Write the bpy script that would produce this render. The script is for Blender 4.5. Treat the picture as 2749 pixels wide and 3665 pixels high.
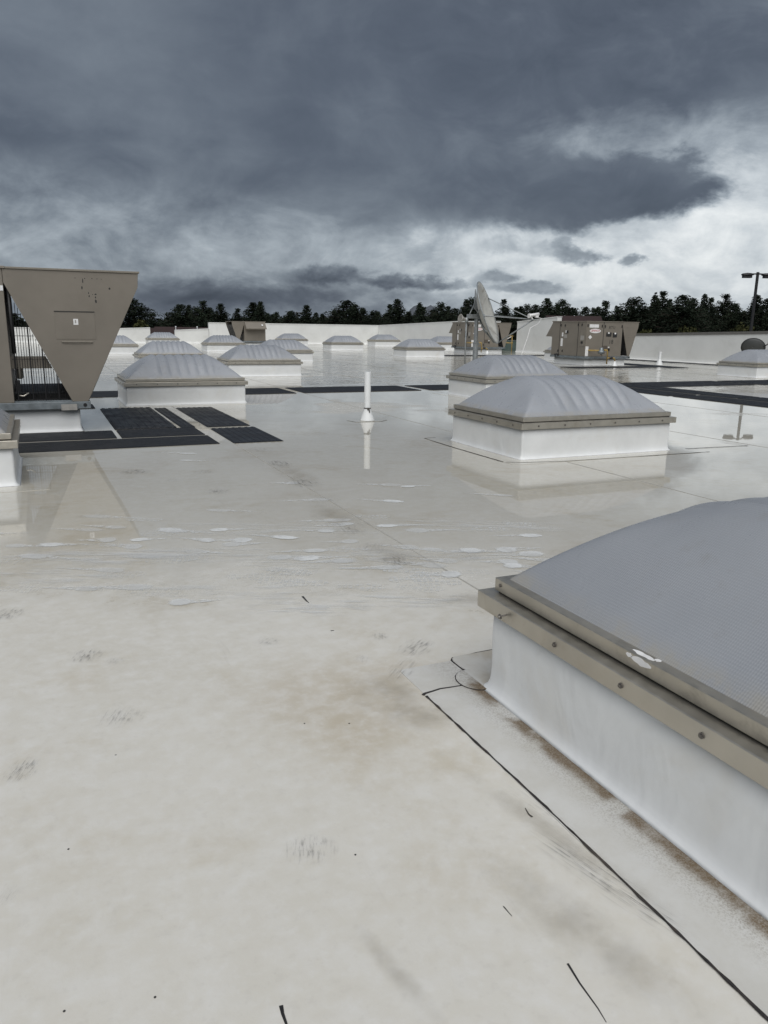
import bpy, bmesh, math, random
import numpy as np
from mathutils import Vector, Matrix
random.seed(7)
for o in list(bpy.data.objects): bpy.data.objects.remove(o)
scn = bpy.context.scene
COL = scn.collection

# ------------------------------------------------------------------ camera
PW, PH, FPX = 2749.0, 3665.0, 2754.0
PITCH, ROLL, YAW = math.radians(13.49), math.radians(0.80), math.radians(24.13)
CAMZ = 1.6
def _basis():
    cp, sp = math.cos(PITCH), math.sin(PITCH)
    f = Vector((0, cp, -sp)); u = Vector((0, sp, cp)); r = Vector((1, 0, 0))
    r2 = r*math.cos(ROLL) + u*math.sin(ROLL); u2 = -r*math.sin(ROLL) + u*math.cos(ROLL)
    rot = Matrix.Rotation(-YAW, 3, 'Z')
    return rot @ r2, rot @ u2, rot @ f
CR, CU, CF = _basis()
cd = bpy.data.cameras.new('camera'); cam = bpy.data.objects.new('camera', cd); COL.objects.link(cam)
m = Matrix((CR, CU, -CF)).transposed().to_4x4(); m.translation = (0, 0, CAMZ)
cam.matrix_world = m
cd.sensor_fit = 'VERTICAL'; cd.sensor_height = 36.0; cd.lens = FPX/PH*36.0
cd.clip_start = 0.05; cd.clip_end = 12000
scn.camera = cam
try:
    scn.cycles.max_bounces = 6; scn.cycles.diffuse_bounces = 3; scn.cycles.glossy_bounces = 3; scn.cycles.transparent_max_bounces = 64; scn.cycles.caustics_reflective = False
except Exception: pass
scn.render.resolution_x = 768; scn.render.resolution_y = 1024

def ray(x, y): return CR*((x-PW/2)/FPX) - CU*((y-PH/2)/FPX) + CF
def gp(x, y, z=0.0):
    d = ray(x, y); t = (z-CAMZ)/d.z; return Vector((d.x*t, d.y*t, z))
def pv(x, y, v):
    d = ray(x, y); t = v/d.y; return Vector((d.x*t, v, CAMZ+d.z*t))
def pu(x, y, u):
    d = ray(x, y); t = u/d.x; return Vector((u, d.y*t, CAMZ+d.z*t))
def pd(x, y, depth):
    d = ray(x, y); return Vector((d.x*depth, d.y*depth, CAMZ+d.z*depth))

# ------------------------------------------------------------------ node helpers
class NT:
    def __init__(s, tree): s.t = tree; s.n = tree.nodes; s.l = tree.links
    def node(s, typ, **kw):
        n = s.n.new(typ)
        for k, v in kw.items(): setattr(n, k, v)
        return n
    def put(s, sock, v):
        if isinstance(v, bpy.types.NodeSocket): s.l.new(v, sock)
        elif v is not None: sock.default_value = v
    def m(s, op, a, b=None, c=None, clamp=False):
        n = s.node('ShaderNodeMath', operation=op, use_clamp=clamp)
        s.put(n.inputs[0], a); s.put(n.inputs[1], b); s.put(n.inputs[2], c); return n.outputs[0]
    def v(s, op, a, b=None):
        n = s.node('ShaderNodeVectorMath', operation=op)
        s.put(n.inputs[0], a)
        if op == 'SCALE': s.put(n.inputs[3], b)
        else: s.put(n.inputs[1], b)
        return n.outputs[1] if op in ('LENGTH', 'DISTANCE', 'DOT_PRODUCT') else n.outputs[0]
    def rng(s, x, a, b, c=0.0, d=1.0, smooth=True):
        n = s.node('ShaderNodeMapRange', interpolation_type='SMOOTHSTEP' if smooth else 'LINEAR')
        for i, q in enumerate((x, a, b, c, d)): s.put(n.inputs[i], q)
        return n.outputs[0]
    def mix(s, f, a, b, blend='MIX'):
        n = s.node('ShaderNodeMix', data_type='RGBA', blend_type=blend)
        s.put(n.inputs[0], f); s.put(n.inputs[6], a); s.put(n.inputs[7], b); return n.outputs[2]
    def noise(s, vec, scale, detail=3, rough=.55, dist=0.0):
        n = s.node('ShaderNodeTexNoise'); s.put(n.inputs['Vector'], vec)
        n.inputs['Scale'].default_value = scale; n.inputs['Detail'].default_value = detail
        n.inputs['Roughness'].default_value = rough; n.inputs['Distortion'].default_value = dist
        return n.outputs[0], n.outputs[1]
    def sep(s, v):
        n = s.node('ShaderNodeSeparateXYZ'); s.put(n.inputs[0], v); return n.outputs
    def comb(s, x=0., y=0., z=0.):
        n = s.node('ShaderNodeCombineXYZ')
        for i, q in enumerate((x, y, z)): s.put(n.inputs[i], q)
        return n.outputs[0]
    def bump(s, h, strength, dist=.01, normal=None):
        n = s.node('ShaderNodeBump'); s.put(n.inputs['Strength'], strength); s.put(n.inputs['Distance'], dist)
        s.put(n.inputs['Height'], h)
        if normal is not None: s.put(n.inputs['Normal'], normal)
        return n.outputs[0]

def srgb(r, g, b):
    f = lambda c: c/12.92 if c <= .04045 else ((c+.055)/1.055)**2.4
    return (f(r/255), f(g/255), f(b/255), 1)

# ------------------------------------------------------------------ world: overcast cloud sky
EXPOSURE = 1.0
SUN_EL, SUN_AZ = math.radians(52), math.radians(205)      # azimuth clockwise from +Y : behind the camera
w = bpy.data.worlds.new('World'); scn.world = w; w.use_nodes = True
T = NT(w.node_tree); T.n.clear()
def azel(x, y):
    d = ray(x, y).normalized(); return math.atan2(d.x, d.y), math.asin(d.z)
tc = T.node('ShaderNodeTexCoord').outputs['Generated']
dx, dy, dz = T.sep(tc)
az = T.m('ARCTAN2', dx, dy); el = T.m('ARCSINE', dz)
AE = T.comb(az, el, 0.)
zz = T.m('ADD', T.m('ABSOLUTE', dz), .16)
flat = T.comb(T.m('DIVIDE', dx, zz), T.m('DIVIDE', dy, zz), 0.)
n1, c1 = T.noise(flat, 1.0, 3, .5, .3)                       # broad swells of the cloud deck
nd, cd_ = T.noise(T.comb(az, T.m('MULTIPLY', el, 1.5), 1.), 5.5, 7, .57, .35)   # ragged deck edges
n2, c2 = T.noise(T.comb(az, T.m('MULTIPLY', el, 1.7), 3.), 11, 6, .58, .5)
n3, c3 = T.noise(T.comb(az, T.m('MULTIPLY', el, 1.6), 7.), 34, 5, .6)
H5 = (.5, .5, .5)
def warped(a, b, sy):
    w_ = T.v('ADD', T.v('SCALE', T.v('SUBTRACT', c2, H5), a), T.v('SCALE', T.v('SUBTRACT', c3, H5), b))
    return T.v('ADD', AE, T.v('MULTIPLY', w_, (1., sy, 0.)))
WAE = warped(.09, .035, .6); WAE2 = warped(.03, .045, .55)
def blob(acc, px, py, sx, sy, wt, crisp=False):
    a, e = azel(px, py); k = 1/2800.
    d = T.v('LENGTH', T.v('MULTIPLY', T.v('SUBTRACT', WAE2 if crisp else WAE, (a, e, 0)), (1/(sx*k), 1/(sy*k), 0.)))
    return T.m('ADD', acc, T.rng(d, 1.25, .45, 0, wt) if crisp else T.rng(d, 1.9, .1, 0, wt))
# high pale cloud behind, brightest low on the right
hi = T.rng(el, .02, .26, .60, .47)
for b in [(2450, 900, 900, 260, .25), (2740, 640, 260, 190, .12), (2100, 980, 500, 80, .04)]: hi = blob(hi, *b)
hi = T.m('ADD', hi, T.m('MULTIPLY', T.m('SUBTRACT', n2, .5), .50))
hi = T.m('ADD', hi, T.m('MULTIPLY', T.m('SUBTRACT', n3, .5), .20))
# low dark deck: how much of it there is
cov = T.rng(el, .05, .30, .30, .95)
for b in [(2480, 850, 560, 110, -.42), (2745, 660, 150, 105, -.55), (2380, 470, 340, 62, -.40), (2030, 540, 190, 90, -.16), (2720, 330, 150, 50, -.08), (300, 770, 700, 110, -.22),
          (1500, 700, 700, 90, .18), (2280, 690, 360, 85, .62), (1000, 600, 900, 160, .15), (1950, 790, 300, 45, .22), (900, 1075, 560, 62, .30), (500, 900, 600, 50, -.12)]:
    cov = blob(cov, *b)
ragged = T.rng(az, azel(900, 800)[0], azel(2100, 700)[0], .40, .95)
dens = T.m('ADD', cov, T.m('MULTIPLY', T.m('SUBTRACT', nd, .5), ragged))
C = T.rng(dens, T.rng(ragged, .4, .95, .22, .30), T.rng(ragged, .4, .95, .95, .84))
deck = T.m('ADD', T.rng(el, .05, .55, .385, .415), T.m('MULTIPLY', T.m('SUBTRACT', n1, .5), .22))
deck = T.m('ADD', deck, T.m('MULTIPLY', T.m('SUBTRACT', nd, .5), -.16))
deck = T.m('ADD', deck, T.m('MULTIPLY', T.m('SUBTRACT', n2, .5), T.rng(ragged, .4, .95, .11, .22)))
for b in [(1700, 300, 900, 130, -.035), (2350, 700, 300, 60, -.05), (200, 120, 500, 170, .05), (80, 510, 380, 70, -.04), (900, 860, 900, 60, .04)]: deck = blob(deck, *b)
mixg = T.node('ShaderNodeMix', data_type='FLOAT')
T.put(mixg.inputs[0], C); T.put(mixg.inputs[2], hi); T.put(mixg.inputs[3], deck)
g = mixg.outputs[0]
g = blob(g, 900, 1085, 560, 75, -.13); g = blob(g, 650, 1040, 330, 45, -.06, True)
for b in [(1180, 985, 165, 36, -.21), (1400, 1010, 105, 24, -.20), (1525, 1014, 90, 24, -.19), (1640, 1014, 85, 24, -.19), (1780, 990, 80, 22, -.21),
          (1880, 1031, 150, 19, -.20), (2070, 918, 90, 32, -.32), (2020, 868, 42, 28, -.18), (1950, 895, 70, 28, -.12), (1800, 880, 90, 28, -.10), (2255, 935, 42, 22, -.28)]:
    g = blob(g, *b, crisp=True)
ramp = T.node('ShaderNodeValToRGB'); T.put(ramp.inputs[0], g)
cr = ramp.color_ramp
stops = [(.25, (62, 70, 82)), (.37, (88, 96, 108)), (.50, (121, 130, 140)), (.65, (160, 169, 177)), (.80, (201, 208, 213)), (.95, (236, 240, 241))]
while len(cr.elements) < len(stops): cr.elements.new(.5)
for e_, (p_, c_) in zip(cr.elements, stops): e_.position = p_; e_.color = srgb(*c_)
sky = T.node('ShaderNodeTexSky'); sky.sky_type = 'NISHITA'; sky.sun_disc = False
sky.sun_elevation = SUN_EL; sky.sun_rotation = SUN_AZ; sky.air_density = 1.0; sky.dust_density = 3.0
cloud = T.mix(1.0, ramp.outputs[0], (5.0, 5.0, 5.0, 1), 'MULTIPLY')
tot = T.mix(.03, cloud, sky.outputs[0])
bg = T.node('ShaderNodeBackground'); T.put(bg.inputs[0], tot); bg.inputs[1].default_value = 0.1
wo = T.node('ShaderNodeOutputWorld'); T.l.new(bg.outputs[0], wo.inputs[0])

# ------------------------------------------------------------------ sun (broad, behind cloud, behind the camera)
sd = bpy.data.lights.new('sun', 'SUN'); sd.energy = 1.5; sd.angle = math.radians(75); sd.color = (1.0, .985, .96)
so = bpy.data.objects.new('sun', sd); COL.objects.link(so)
sdir = Vector((math.sin(SUN_AZ)*math.cos(SUN_EL), math.cos(SUN_AZ)*math.cos(SUN_EL), math.sin(SUN_EL)))
so.rotation_euler = sdir.to_track_quat('Z', 'Y').to_euler()
scn.view_settings.view_transform = 'Standard'; scn.view_settings.look = 'None'
scn.view_settings.exposure = EXPOSURE; scn.view_settings.gamma = 1.0
scn.view_settings.use_curve_mapping = False

# ------------------------------------------------------------------ object helpers
class MB:
    def __init__(s): s.v = []; s.f = []; s.uv = None
    def box(s, x0, x1, y0, y1, z0, z1):
        b = len(s.v)
        s.v += [(x0,y0,z0),(x1,y0,z0),(x1,y1,z0),(x0,y1,z0),(x0,y0,z1),(x1,y0,z1),(x1,y1,z1),(x0,y1,z1)]
        s.f += [tuple(b+i for i in q) for q in ((3,2,1,0),(4,5,6,7),(0,1,5,4),(1,2,6,5),(2,3,7,6),(3,0,4,7))]
        return s
    def loft(s, rings, cap0=True, cap1=True, closed=True):
        b = len(s.v); n = len(rings[0])
        for r in rings: s.v += [tuple(p) for p in r]
        for i in range(len(rings)-1):
            for j in range(n if closed else n-1):
                k = (j+1) % n
                s.f.append((b+i*n+j, b+i*n+k, b+(i+1)*n+k, b+(i+1)*n+j))
        if cap0: s.f.append(tuple(b+j for j in range(n))[::-1])
        if cap1: s.f.append(tuple(b+(len(rings)-1)*n+j for j in range(n)))
        return s
    def tube(s, pts, r, n=8, r1=None):
        pts = [Vector(p) for p in pts]; rings = []
        for i, p in enumerate(pts):
            d = (pts[min(i+1, len(pts)-1)] - pts[max(i-1, 0)]).normalized()
            a = d.cross(Vector((0, 0, 1)))
            if a.length < 1e-3: a = d.cross(Vector((0, 1, 0)))
            a.normalize(); c = d.cross(a)
            rr = r if r1 is None else r+(r1-r)*i/(len(pts)-1)
            rings.append([p+a*rr*math.cos(2*math.pi*j/n)-c*rr*math.sin(2*math.pi*j/n)*-1 for j in range(n)])
        return s.loft(rings)
    def lathe(s, prof, n=20, c=(0, 0)):
        return s.loft([[(c[0]+r*math.cos(2*math.pi*j/n), c[1]+r*math.sin(2*math.pi*j/n), z) for j in range(n)] for r, z in prof])
    def prism_y(s, poly, y0, y1):   # poly in (x,z), counter-clockwise seen from -Y
        return s.loft([[(x, y0, z) for x, z in poly], [(x, y1, z) for x, z in poly]])
    def prism_x(s, poly, x0, x1):   # poly in (y,z)
        return s.loft([[(x0, y, z) for y, z in poly], [(x1, y, z) for y, z in poly]])
    def poly(s, pts):
        b = len(s.v); s.v += [tuple(p) for p in pts]; s.f.append(tuple(range(b, b+len(pts)))); return s
    def ring(s, x0, x1, y0, y1, t, z0, z1):      # rectangular frame of four bars, mitred
        o = [(x0,y0),(x1,y0),(x1,y1),(x0,y1)]; i = [(x0+t,y0+t),(x1-t,y0+t),(x1-t,y1-t),(x0+t,y1-t)]
        b = len(s.v)
        for z in (z0, z1): s.v += [(p[0],p[1],z) for p in o]+[(p[0],p[1],z) for p in i]
        for k in range(4):
            l = (k+1) % 4
            s.f += [(b+k,b+l,b+8+l,b+8+k), (b+4+l,b+4+k,b+12+k,b+12+l), (b+8+k,b+8+l,b+12+l,b+12+k), (b+l,b+k,b+4+k,b+4+l)]
        return s
    def build(s, name, mat, parent=None, smooth=False, bevel=0.0, recalc=True):
        me = bpy.data.meshes.new(name); me.from_pydata([tuple(p) for p in s.v], [], s.f)
        if recalc:
            bm = bmesh.new(); bm.from_mesh(me); bmesh.ops.recalc_face_normals(bm, faces=bm.faces); bm.to_mesh(me); bm.free()
        me.materials.append(mat)
        if smooth: me.shade_smooth() if hasattr(me, 'shade_smooth') else me.polygons.foreach_set('use_smooth', [True]*len(me.polygons))
        o = bpy.data.objects.new(name, me); COL.objects.link(o)
        if parent is not None: o.parent = parent
        if bevel:
            b = o.modifiers.new('bevel', 'BEVEL'); b.width = bevel; b.segments = 2; b.limit_method = 'ANGLE'; b.angle_limit = math.radians(40)
        return o
def autosmooth(o, ang=35):
    me = o.data
    me.polygons.foreach_set('use_smooth', [True]*len(me.polygons))
    bm = bmesh.new(); bm.from_mesh(me)
    for e in bm.edges: e.smooth = (len(e.link_faces) == 2 and e.calc_face_angle(0) < math.radians(ang))
    bm.to_mesh(me); bm.free()
def tag(o, label, cat, group=None):
    o['label'] = label; o['category'] = cat
    if group: o['group'] = group
    return o
def thing(name, label, cat, loc=(0, 0, 0), rz=0, group=None):
    o = bpy.data.objects.new(name, None); COL.objects.link(o); o.empty_display_size = .2
    o.location = loc; o.rotation_euler = (0, 0, rz)
    return tag(o, label, cat, group)
def struct(o): o['kind'] = 'structure'; return o
def rrect(x0, x1, y0, y1, r, z, n=4):
    pts = []
    for cx, cy, a0 in ((x1-r, y0+r, -90), (x1-r, y1-r, 0), (x0+r, y1-r, 90), (x0+r, y0+r, 180)):
        for k in range(n+1):
            a = math.radians(a0+90*k/n); pts.append((cx+r*math.cos(a), cy+r*math.sin(a), z))
    return pts

# ------------------------------------------------------------------ materials
def mat(name):
    m_ = bpy.data.materials.new(name); m_.use_nodes = True
    t = NT(m_.node_tree); t.n.clear()
    b = t.node('ShaderNodeBsdfPrincipled'); o = t.node('ShaderNodeOutputMaterial'); t.l.new(b.outputs[0], o.inputs[0])
    t.b = b; t.o = o; return m_, t
def simple(name, col, rough=.5, metal=0., var=.12, scale=3., bump=0., bscale=40., stain=None, stain_amt=0., stain_scale=2.):
    m_, t = mat(name)
    P = t.node('ShaderNodeTexCoord').outputs['Object']
    P = t.v('ADD', P, t.comb(t.m('MULTIPLY', t.node('ShaderNodeObjectInfo').outputs['Random'], 83.), 0., 0.))
    f, _ = t.noise(P, scale, 5, .6)
    c = t.mix(1.0, (*col, 1), t.comb(*[t.rng(f, .25, .75, 1-var, 1+var)]*3), 'MULTIPLY')
    if stain:
        s1, _ = t.noise(P, stain_scale, 6, .65, .4)
        c = t.mix(t.rng(s1, .52, .75, 0, stain_amt), c, (*stain, 1))
    t.put(t.b.inputs['Base Color'], c)
    f2, _ = t.noise(P, scale*4, 3)
    t.put(t.b.inputs['Roughness'], t.rng(f2, .3, .7, max(rough-.08, .02), rough+.08))
    t.b.inputs['Metallic'].default_value = metal
    if bump:
        f3, _ = t.noise(P, bscale, 4); nb_ = t.bump(f3, bump, .01)
        if name == 'white_membrane':
            f4, _ = t.noise(t.v('MULTIPLY', P, (1., 1., .5)), 3.2, 3, .5, .6); nb_ = t.bump(f4, .35, .05, nb_)
        t.put(t.b.inputs['Normal'], nb_)
    return m_
M = {}
M['white_mem'] = simple('white_membrane', (.68, .695, .70), .42, var=.05, scale=2.5, bump=.12, bscale=14, stain=(.54, .50, .42), stain_amt=.3, stain_scale=1.7)
M['wall_mem'] = simple('parapet_membrane', (.68, .69, .68), .5, var=.06, scale=.6, bump=.1, bscale=6, stain=(.50, .50, .47), stain_amt=.4, stain_scale=.7)
M['alu'] = simple('weathered_aluminium', (.49, .462, .405), .36, metal=.82, var=.10, scale=5, bump=.012, bscale=60, stain=(.36, .315, .245), stain_amt=.45, stain_scale=6)
M['alu_top'] = simple('dull_aluminium', (.48, .45, .39), .36, metal=.85, var=.12, scale=5, bump=.012, bscale=60, stain=(.14, .13, .11), stain_amt=.4, stain_scale=7)
M['seam'] = simple('seam_edge', (.36, .35, .32), .5)
M['gap'] = simple('dark_gasket', (.03, .03, .03), .6)
M['steel'] = simple('screw_steel', (.16, .15, .14), .35, metal=.7)
M['tan'] = simple('tan_paint', (.182, .163, .136), .48, var=.07, scale=1.6, bump=.03, bscale=20, stain=(.15, .13, .105), stain_amt=.4, stain_scale=1.3)
M['tan2'] = simple('tan_trim', (.20, .18, .15), .45, var=.08)
M['galv'] = simple('galvanised', (.20, .225, .24), .42, metal=.5, var=.25, scale=7, stain=(.12, .13, .13), stain_amt=.6, stain_scale=5)
M['black'] = simple('black_metal', (.012, .012, .013), .45)
M['dark'] = simple('dark_inside', (.02, .02, .02), .6)
M['label'] = simple('white_sticker', (.72, .72, .72), .4, var=.1, scale=12)
M['greylabel'] = simple('grey_sticker', (.30, .29, .27), .5, var=.15, scale=12)
M['yellow'] = simple('yellow_pipe_paint', (.35, .24, .07), .45, var=.2, scale=9, stain=(.15, .09, .04), stain_amt=.5, stain_scale=8)
M['pvc'] = simple('white_pvc', (.74, .76, .77), .35, var=.04, stain=(.55, .52, .45), stain_amt=.25, stain_scale=5)
M['dishpaint'] = simple('dish_paint', (.44, .44, .41), .55, var=.12, scale=2, stain=(.20, .18, .14), stain_amt=.75, stain_scale=1.9)
M['dishsteel'] = simple('dish_steel', (.27, .29, .30), .45, metal=.4, var=.2, scale=6, stain=(.2, .19, .17), stain_amt=.5, stain_scale=5)
M['red'] = simple('red_print', (.45, .03, .05), .4)
M['ink'] = simple('black_stencil', (.02, .02, .02), .6, var=.5, scale=14)
M['bark'] = simple('pine_bark', (.05, .038, .03), .9, var=.3, scale=3)
M['redroof'] = simple('red_shingle', (.022, .009, .008), .7, var=.25, scale=3)
M['brick'] = simple('dull_wall', (.10, .06, .05), .8, var=.2, scale=2)
M['coping'] = simple('coping_metal', (.16, .155, .145), .5, metal=.2, var=.12, scale=2)
M['asphalt'] = simple('asphalt_ground', (.05, .052, .045), .9, var=.3, scale=.05)
M['hill'] = simple('forested_hill', (.075, .085, .10), .9, var=.15, scale=.01)
M['greyglass'] = simple('teal_screen', (.10, .15, .14), .4)
M['fin'] = simple('condenser_fins', (.05, .05, .05), .5, metal=.4, var=.5, scale=9)
M['sealant'] = simple('black_sealant', (.022, .018, .018), .55, var=.5, scale=25, bump=.5, bscale=80, stain=(.09, .07, .055), stain_amt=.6, stain_scale=14)

def mat_dome():
    m_, t = mat('prismatic_acrylic')
    P = t.node('ShaderNodeTexCoord').outputs['Object']
    x, y, z = t.sep(P)
    # raised prism grid, turned 45 degrees
    a = t.m('MULTIPLY', t.m('ADD', x, y), 330.); b = t.m('MULTIPLY', t.m('SUBTRACT', x, y), 330.)
    gr = t.m('MULTIPLY', t.m('SINE', a), t.m('SINE', b))
    f, _ = t.noise(P, 1.5, 4)
    col = t.mix(t.rng(f, .3, .7), (.249, .264, .289, 1), (.286, .301, .327, 1))
    col = t.mix(t.rng(gr, .1, .9, 0, .24), col, (.40, .42, .45, 1))
    rn = t.node('ShaderNodeObjectInfo').outputs['Random']
    f2, _ = t.noise(t.v('ADD', P, t.comb(t.m('MULTIPLY', rn, 60.), 0., 0.)), 6, 6, .7)
    col = t.mix(t.rng(f2, .52, .75, 0, .35), col, (.21, .205, .195, 1))
    col = t.mix(1., col, t.comb(*[t.rng(rn, 0., 1., .92, 1.08, False)]*3), 'MULTIPLY')
    rim = t.m('MULTIPLY', t.rng(z, .60, .54), t.rng(f2, .4, .6, .2, .7))
    col = t.mix(rim, col, (.30, .285, .25, 1))
    t.put(t.b.inputs['Base Color'], col); t.put(t.b.inputs['Roughness'], t.rng(f2, .35, .65, .26, .42))
    t.b.inputs['Specular IOR Level'].default_value = .5
    t.put(t.b.inputs['Normal'], t.bump(gr, .25, .0025))
    return m_
M['dome'] = mat_dome()

def mat_roof():
    m_, t = mat('wet_roof_membrane')
    P = t.node('ShaderNodeNewGeometry').outputs['Position']
    x, y, z = t.sep(P)
    n_big, _ = t.noise(P, .35, 5, .6, .3)
    n_mid, _ = t.noise(P, 1.3, 6, .62, .5)
    n_fine, _ = t.noise(P, 9, 5, .65)
    n_tiny, _ = t.noise(P, 45, 3, .6)
    # low ground where the rain stands: everything farther than about 5 m out
    fwd = t.m('ADD', t.m('MULTIPLY', x, math.sin(YAW)), t.m('MULTIPLY', y, math.cos(YAW)))
    edge = t.m('ADD', fwd, t.m('MULTIPLY', t.m('SUBTRACT', n_mid, .5), 2.4))
    wet = t.rng(edge, 3.7, 6.0)
    n_p, _ = t.noise(P, .22, 4, .55, .6)
    dryisl = t.m('MULTIPLY', t.rng(n_p, .60, .66), t.rng(fwd, 7., 10.))
    wet = t.m('MULTIPLY', wet, t.m('SUBTRACT', 1., t.m('MULTIPLY', dryisl, .6)))
    col = t.mix(t.rng(n_big, .3, .7), (.615, .597, .548, 1), (.555, .533, .475, 1))
    col = t.mix(t.rng(n_mid, .50, .70, 0, .6), col, (.47, .42, .325, 1))
    # beige silt patch in front of the near skylight
    sx = t.v('LENGTH', t.v('MULTIPLY', t.v('SUBTRACT', t.v('ADD', P, t.v('SCALE', t.v('SUBTRACT', t.noise(P, 2.2, 4)[1], (.5, .5, .5)), .8)), (1.18, 2.95, 0)), (1.15, 1.5, 0)))
    col = t.mix(t.rng(sx, 1.0, .1, 0, .6), col, (.43, .375, .285, 1))
    col = t.mix(t.rng(n_fine, .35, .75, 0, .5), col, (.645, .64, .62, 1))
    n_f2, _ = t.noise(P, 22, 4, .6)
    col = t.mix(t.rng(n_f2, .5, .72, 0, .22), col, (.68, .68, .67, 1))
    col = t.mix(t.rng(n_f2, .46, .3, 0, .16), col, (.42, .40, .36, 1))
    col = t.mix(t.rng(n_tiny, .62, .75, 0, .12), col, (.40, .37, .32, 1))
    # dark grit
    vor = t.node('ShaderNodeTexVoronoi'); t.put(vor.inputs['Vector'], P); vor.inputs['Scale'].default_value = 5.5
    rr = t.sep(vor.outputs['Color'])[0]
    spot = t.m('MULTIPLY', t.rng(vor.outputs['Distance'], .030, .018), t.m('GREATER_THAN', rr, .72))
    col = t.mix(t.m('MULTIPLY', spot, .75), col, (.06, .055, .05, 1))
    # long faint drag lines
    st = t.v('MULTIPLY', P, (7., .55, 1.)); n_st, _ = t.noise(st, 1.6, 5, .7)
    col = t.mix(t.rng(n_st, .63, .78, 0, .20), col, (.30, .28, .25, 1))
    wetcol = t.mix(1., col, (.82, .81, .78, 1), 'MULTIPLY')
    n_s2, _ = t.noise(t.v('MULTIPLY', P, (1., 2.5, 1.)), .8, 6, .65, 1.2)
    wetcol = t.mix(t.rng(n_s2, .5, .7, 0, .38), wetcol, (.43, .40, .34, 1))
    col = t.mix(wet, col, wetcol)
    t.put(t.b.inputs['Base Color'], col)
    t.put(t.b.inputs['IOR'], t.rng(wet, 0., 1., 1.38, 1.56, False))
    rdry = t.rng(n_fine, .3, .7, .34, .48)
    rough = t.m('ADD', t.m('MULTIPLY', t.m('SUBTRACT', 1., wet), rdry), t.m('MULTIPLY', wet, .015))
    t.put(t.b.inputs['Roughness'], rough)
    # skin texture where dry, wind ripples on the open water far out
    rip, _ = t.noise(P, 2.6, 3, .5); rip2, _ = t.noise(P, .6, 2, .5)
    farm = t.m('MULTIPLY', t.rng(fwd, 19., 27.), wet)
    h = t.m('ADD', t.m('MULTIPLY', n_tiny, .35), n_fine)
    nb = t.bump(h, t.m('MULTIPLY', t.m('SUBTRACT', 1., wet), .10), .01)
    nb = t.bump(t.m('ADD', rip, t.m('MULTIPLY', rip2, 1.5)), t.m('ADD', t.m('MULTIPLY', farm, .45), .006), .05, nb)
    t.put(t.b.inputs['Normal'], nb)
    return m_
M['roof'] = mat_roof()

def mat_flash():
    m_, t = mat('grimy_flashing')
    P = t.node('ShaderNodeTexCoord').outputs['Object']
    x, y, z = t.sep(P)
    n, nc = t.noise(P, 3.5, 6, .7); nf, _ = t.noise(P, 170, 4, .75); nm, _ = t.noise(P, 2.6, 4, .6, .4)
    col = t.mix(t.rng(n, .3, .7), (.57, .57, .555, 1), (.50, .49, .455, 1))
    silt = t.m('MULTIPLY', t.rng(x, .02, .05), t.rng(nm, .4, .6, .1, .6))
    col = t.mix(silt, col, (.34, .29, .21, 1))
    # silt line lying against the foot of the near skylight's curb (its curb face stands at x = 0.05)
    d0 = t.m('SUBTRACT', .014, x); on = t.rng(d0, -.012, -.004)
    dd = t.m('ADD', d0, t.m('MULTIPLY', t.m('SUBTRACT', n, .5), .09))
    band = t.m('MULTIPLY', t.m('MULTIPLY', t.rng(dd, .085, .03), t.rng(nm, .40, .54)), on)
    speck = t.m('MULTIPLY', t.m('MULTIPLY', t.rng(dd, .19, .03), t.rng(nf, .46, .62)), on)
    col = t.mix(t.m('MULTIPLY', speck, .55), col, (.16, .125, .085, 1))
    col = t.mix(t.m('MULTIPLY', band, t.rng(nf, .3, .6, .65, .95)), col, (.125, .080, .034, 1))
    t.put(t.b.inputs['Base Color'], col); t.b.inputs['Roughness'].default_value = .45
    t.put(t.b.inputs['Normal'], t.bump(nf, .08, .01))
    return m_
M['flash'] = mat_flash()

def mat_mat():
    m_, t = mat('black_rubber_pad')
    P = t.node('ShaderNodeTexCoord').outputs['Object']
    n, _ = t.noise(P, 2.5, 5, .6); nf, _ = t.noise(P, 120, 2)
    t.put(t.b.inputs['Base Color'], t.mix(t.rng(n, .35, .7), (.009, .0105, .0135, 1), (.018, .0195, .023, 1)))
    t.put(t.b.inputs['Roughness'], t.rng(n, .35, .65, .42, .6)); t.b.inputs['Specular IOR Level'].default_value = .3
    t.put(t.b.inputs['Normal'], t.bump(nf, .15, .003)); return m_
M['pad'] = mat_mat()

def mat_foliage(name, c0, c1):
    m_, t = mat(name)
    oi = t.node('ShaderNodeObjectInfo').outputs['Random']
    P = t.node('ShaderNodeTexCoord').outputs['Object']
    n, _ = t.noise(P, .9, 3)
    col = t.mix(t.rng(n, .3, .7), (*c0, 1), (*c1, 1))
    col = t.mix(1., col, t.comb(*[t.rng(oi, 0., 1., .7, 1.25, False)]*3), 'MULTIPLY')
    t.put(t.b.inputs['Base Color'], col); t.b.inputs['Roughness'].default_value = .8
    t.b.inputs['Specular IOR Level'].default_value = .15
    return m_
M['needles'] = mat_foliage('pine_needles', (.009, .0145, .009), (.018, .026, .015))
M['olive'] = mat_foliage('olive_leaves', (.030, .035, .012), (.055, .055, .020))

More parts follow.
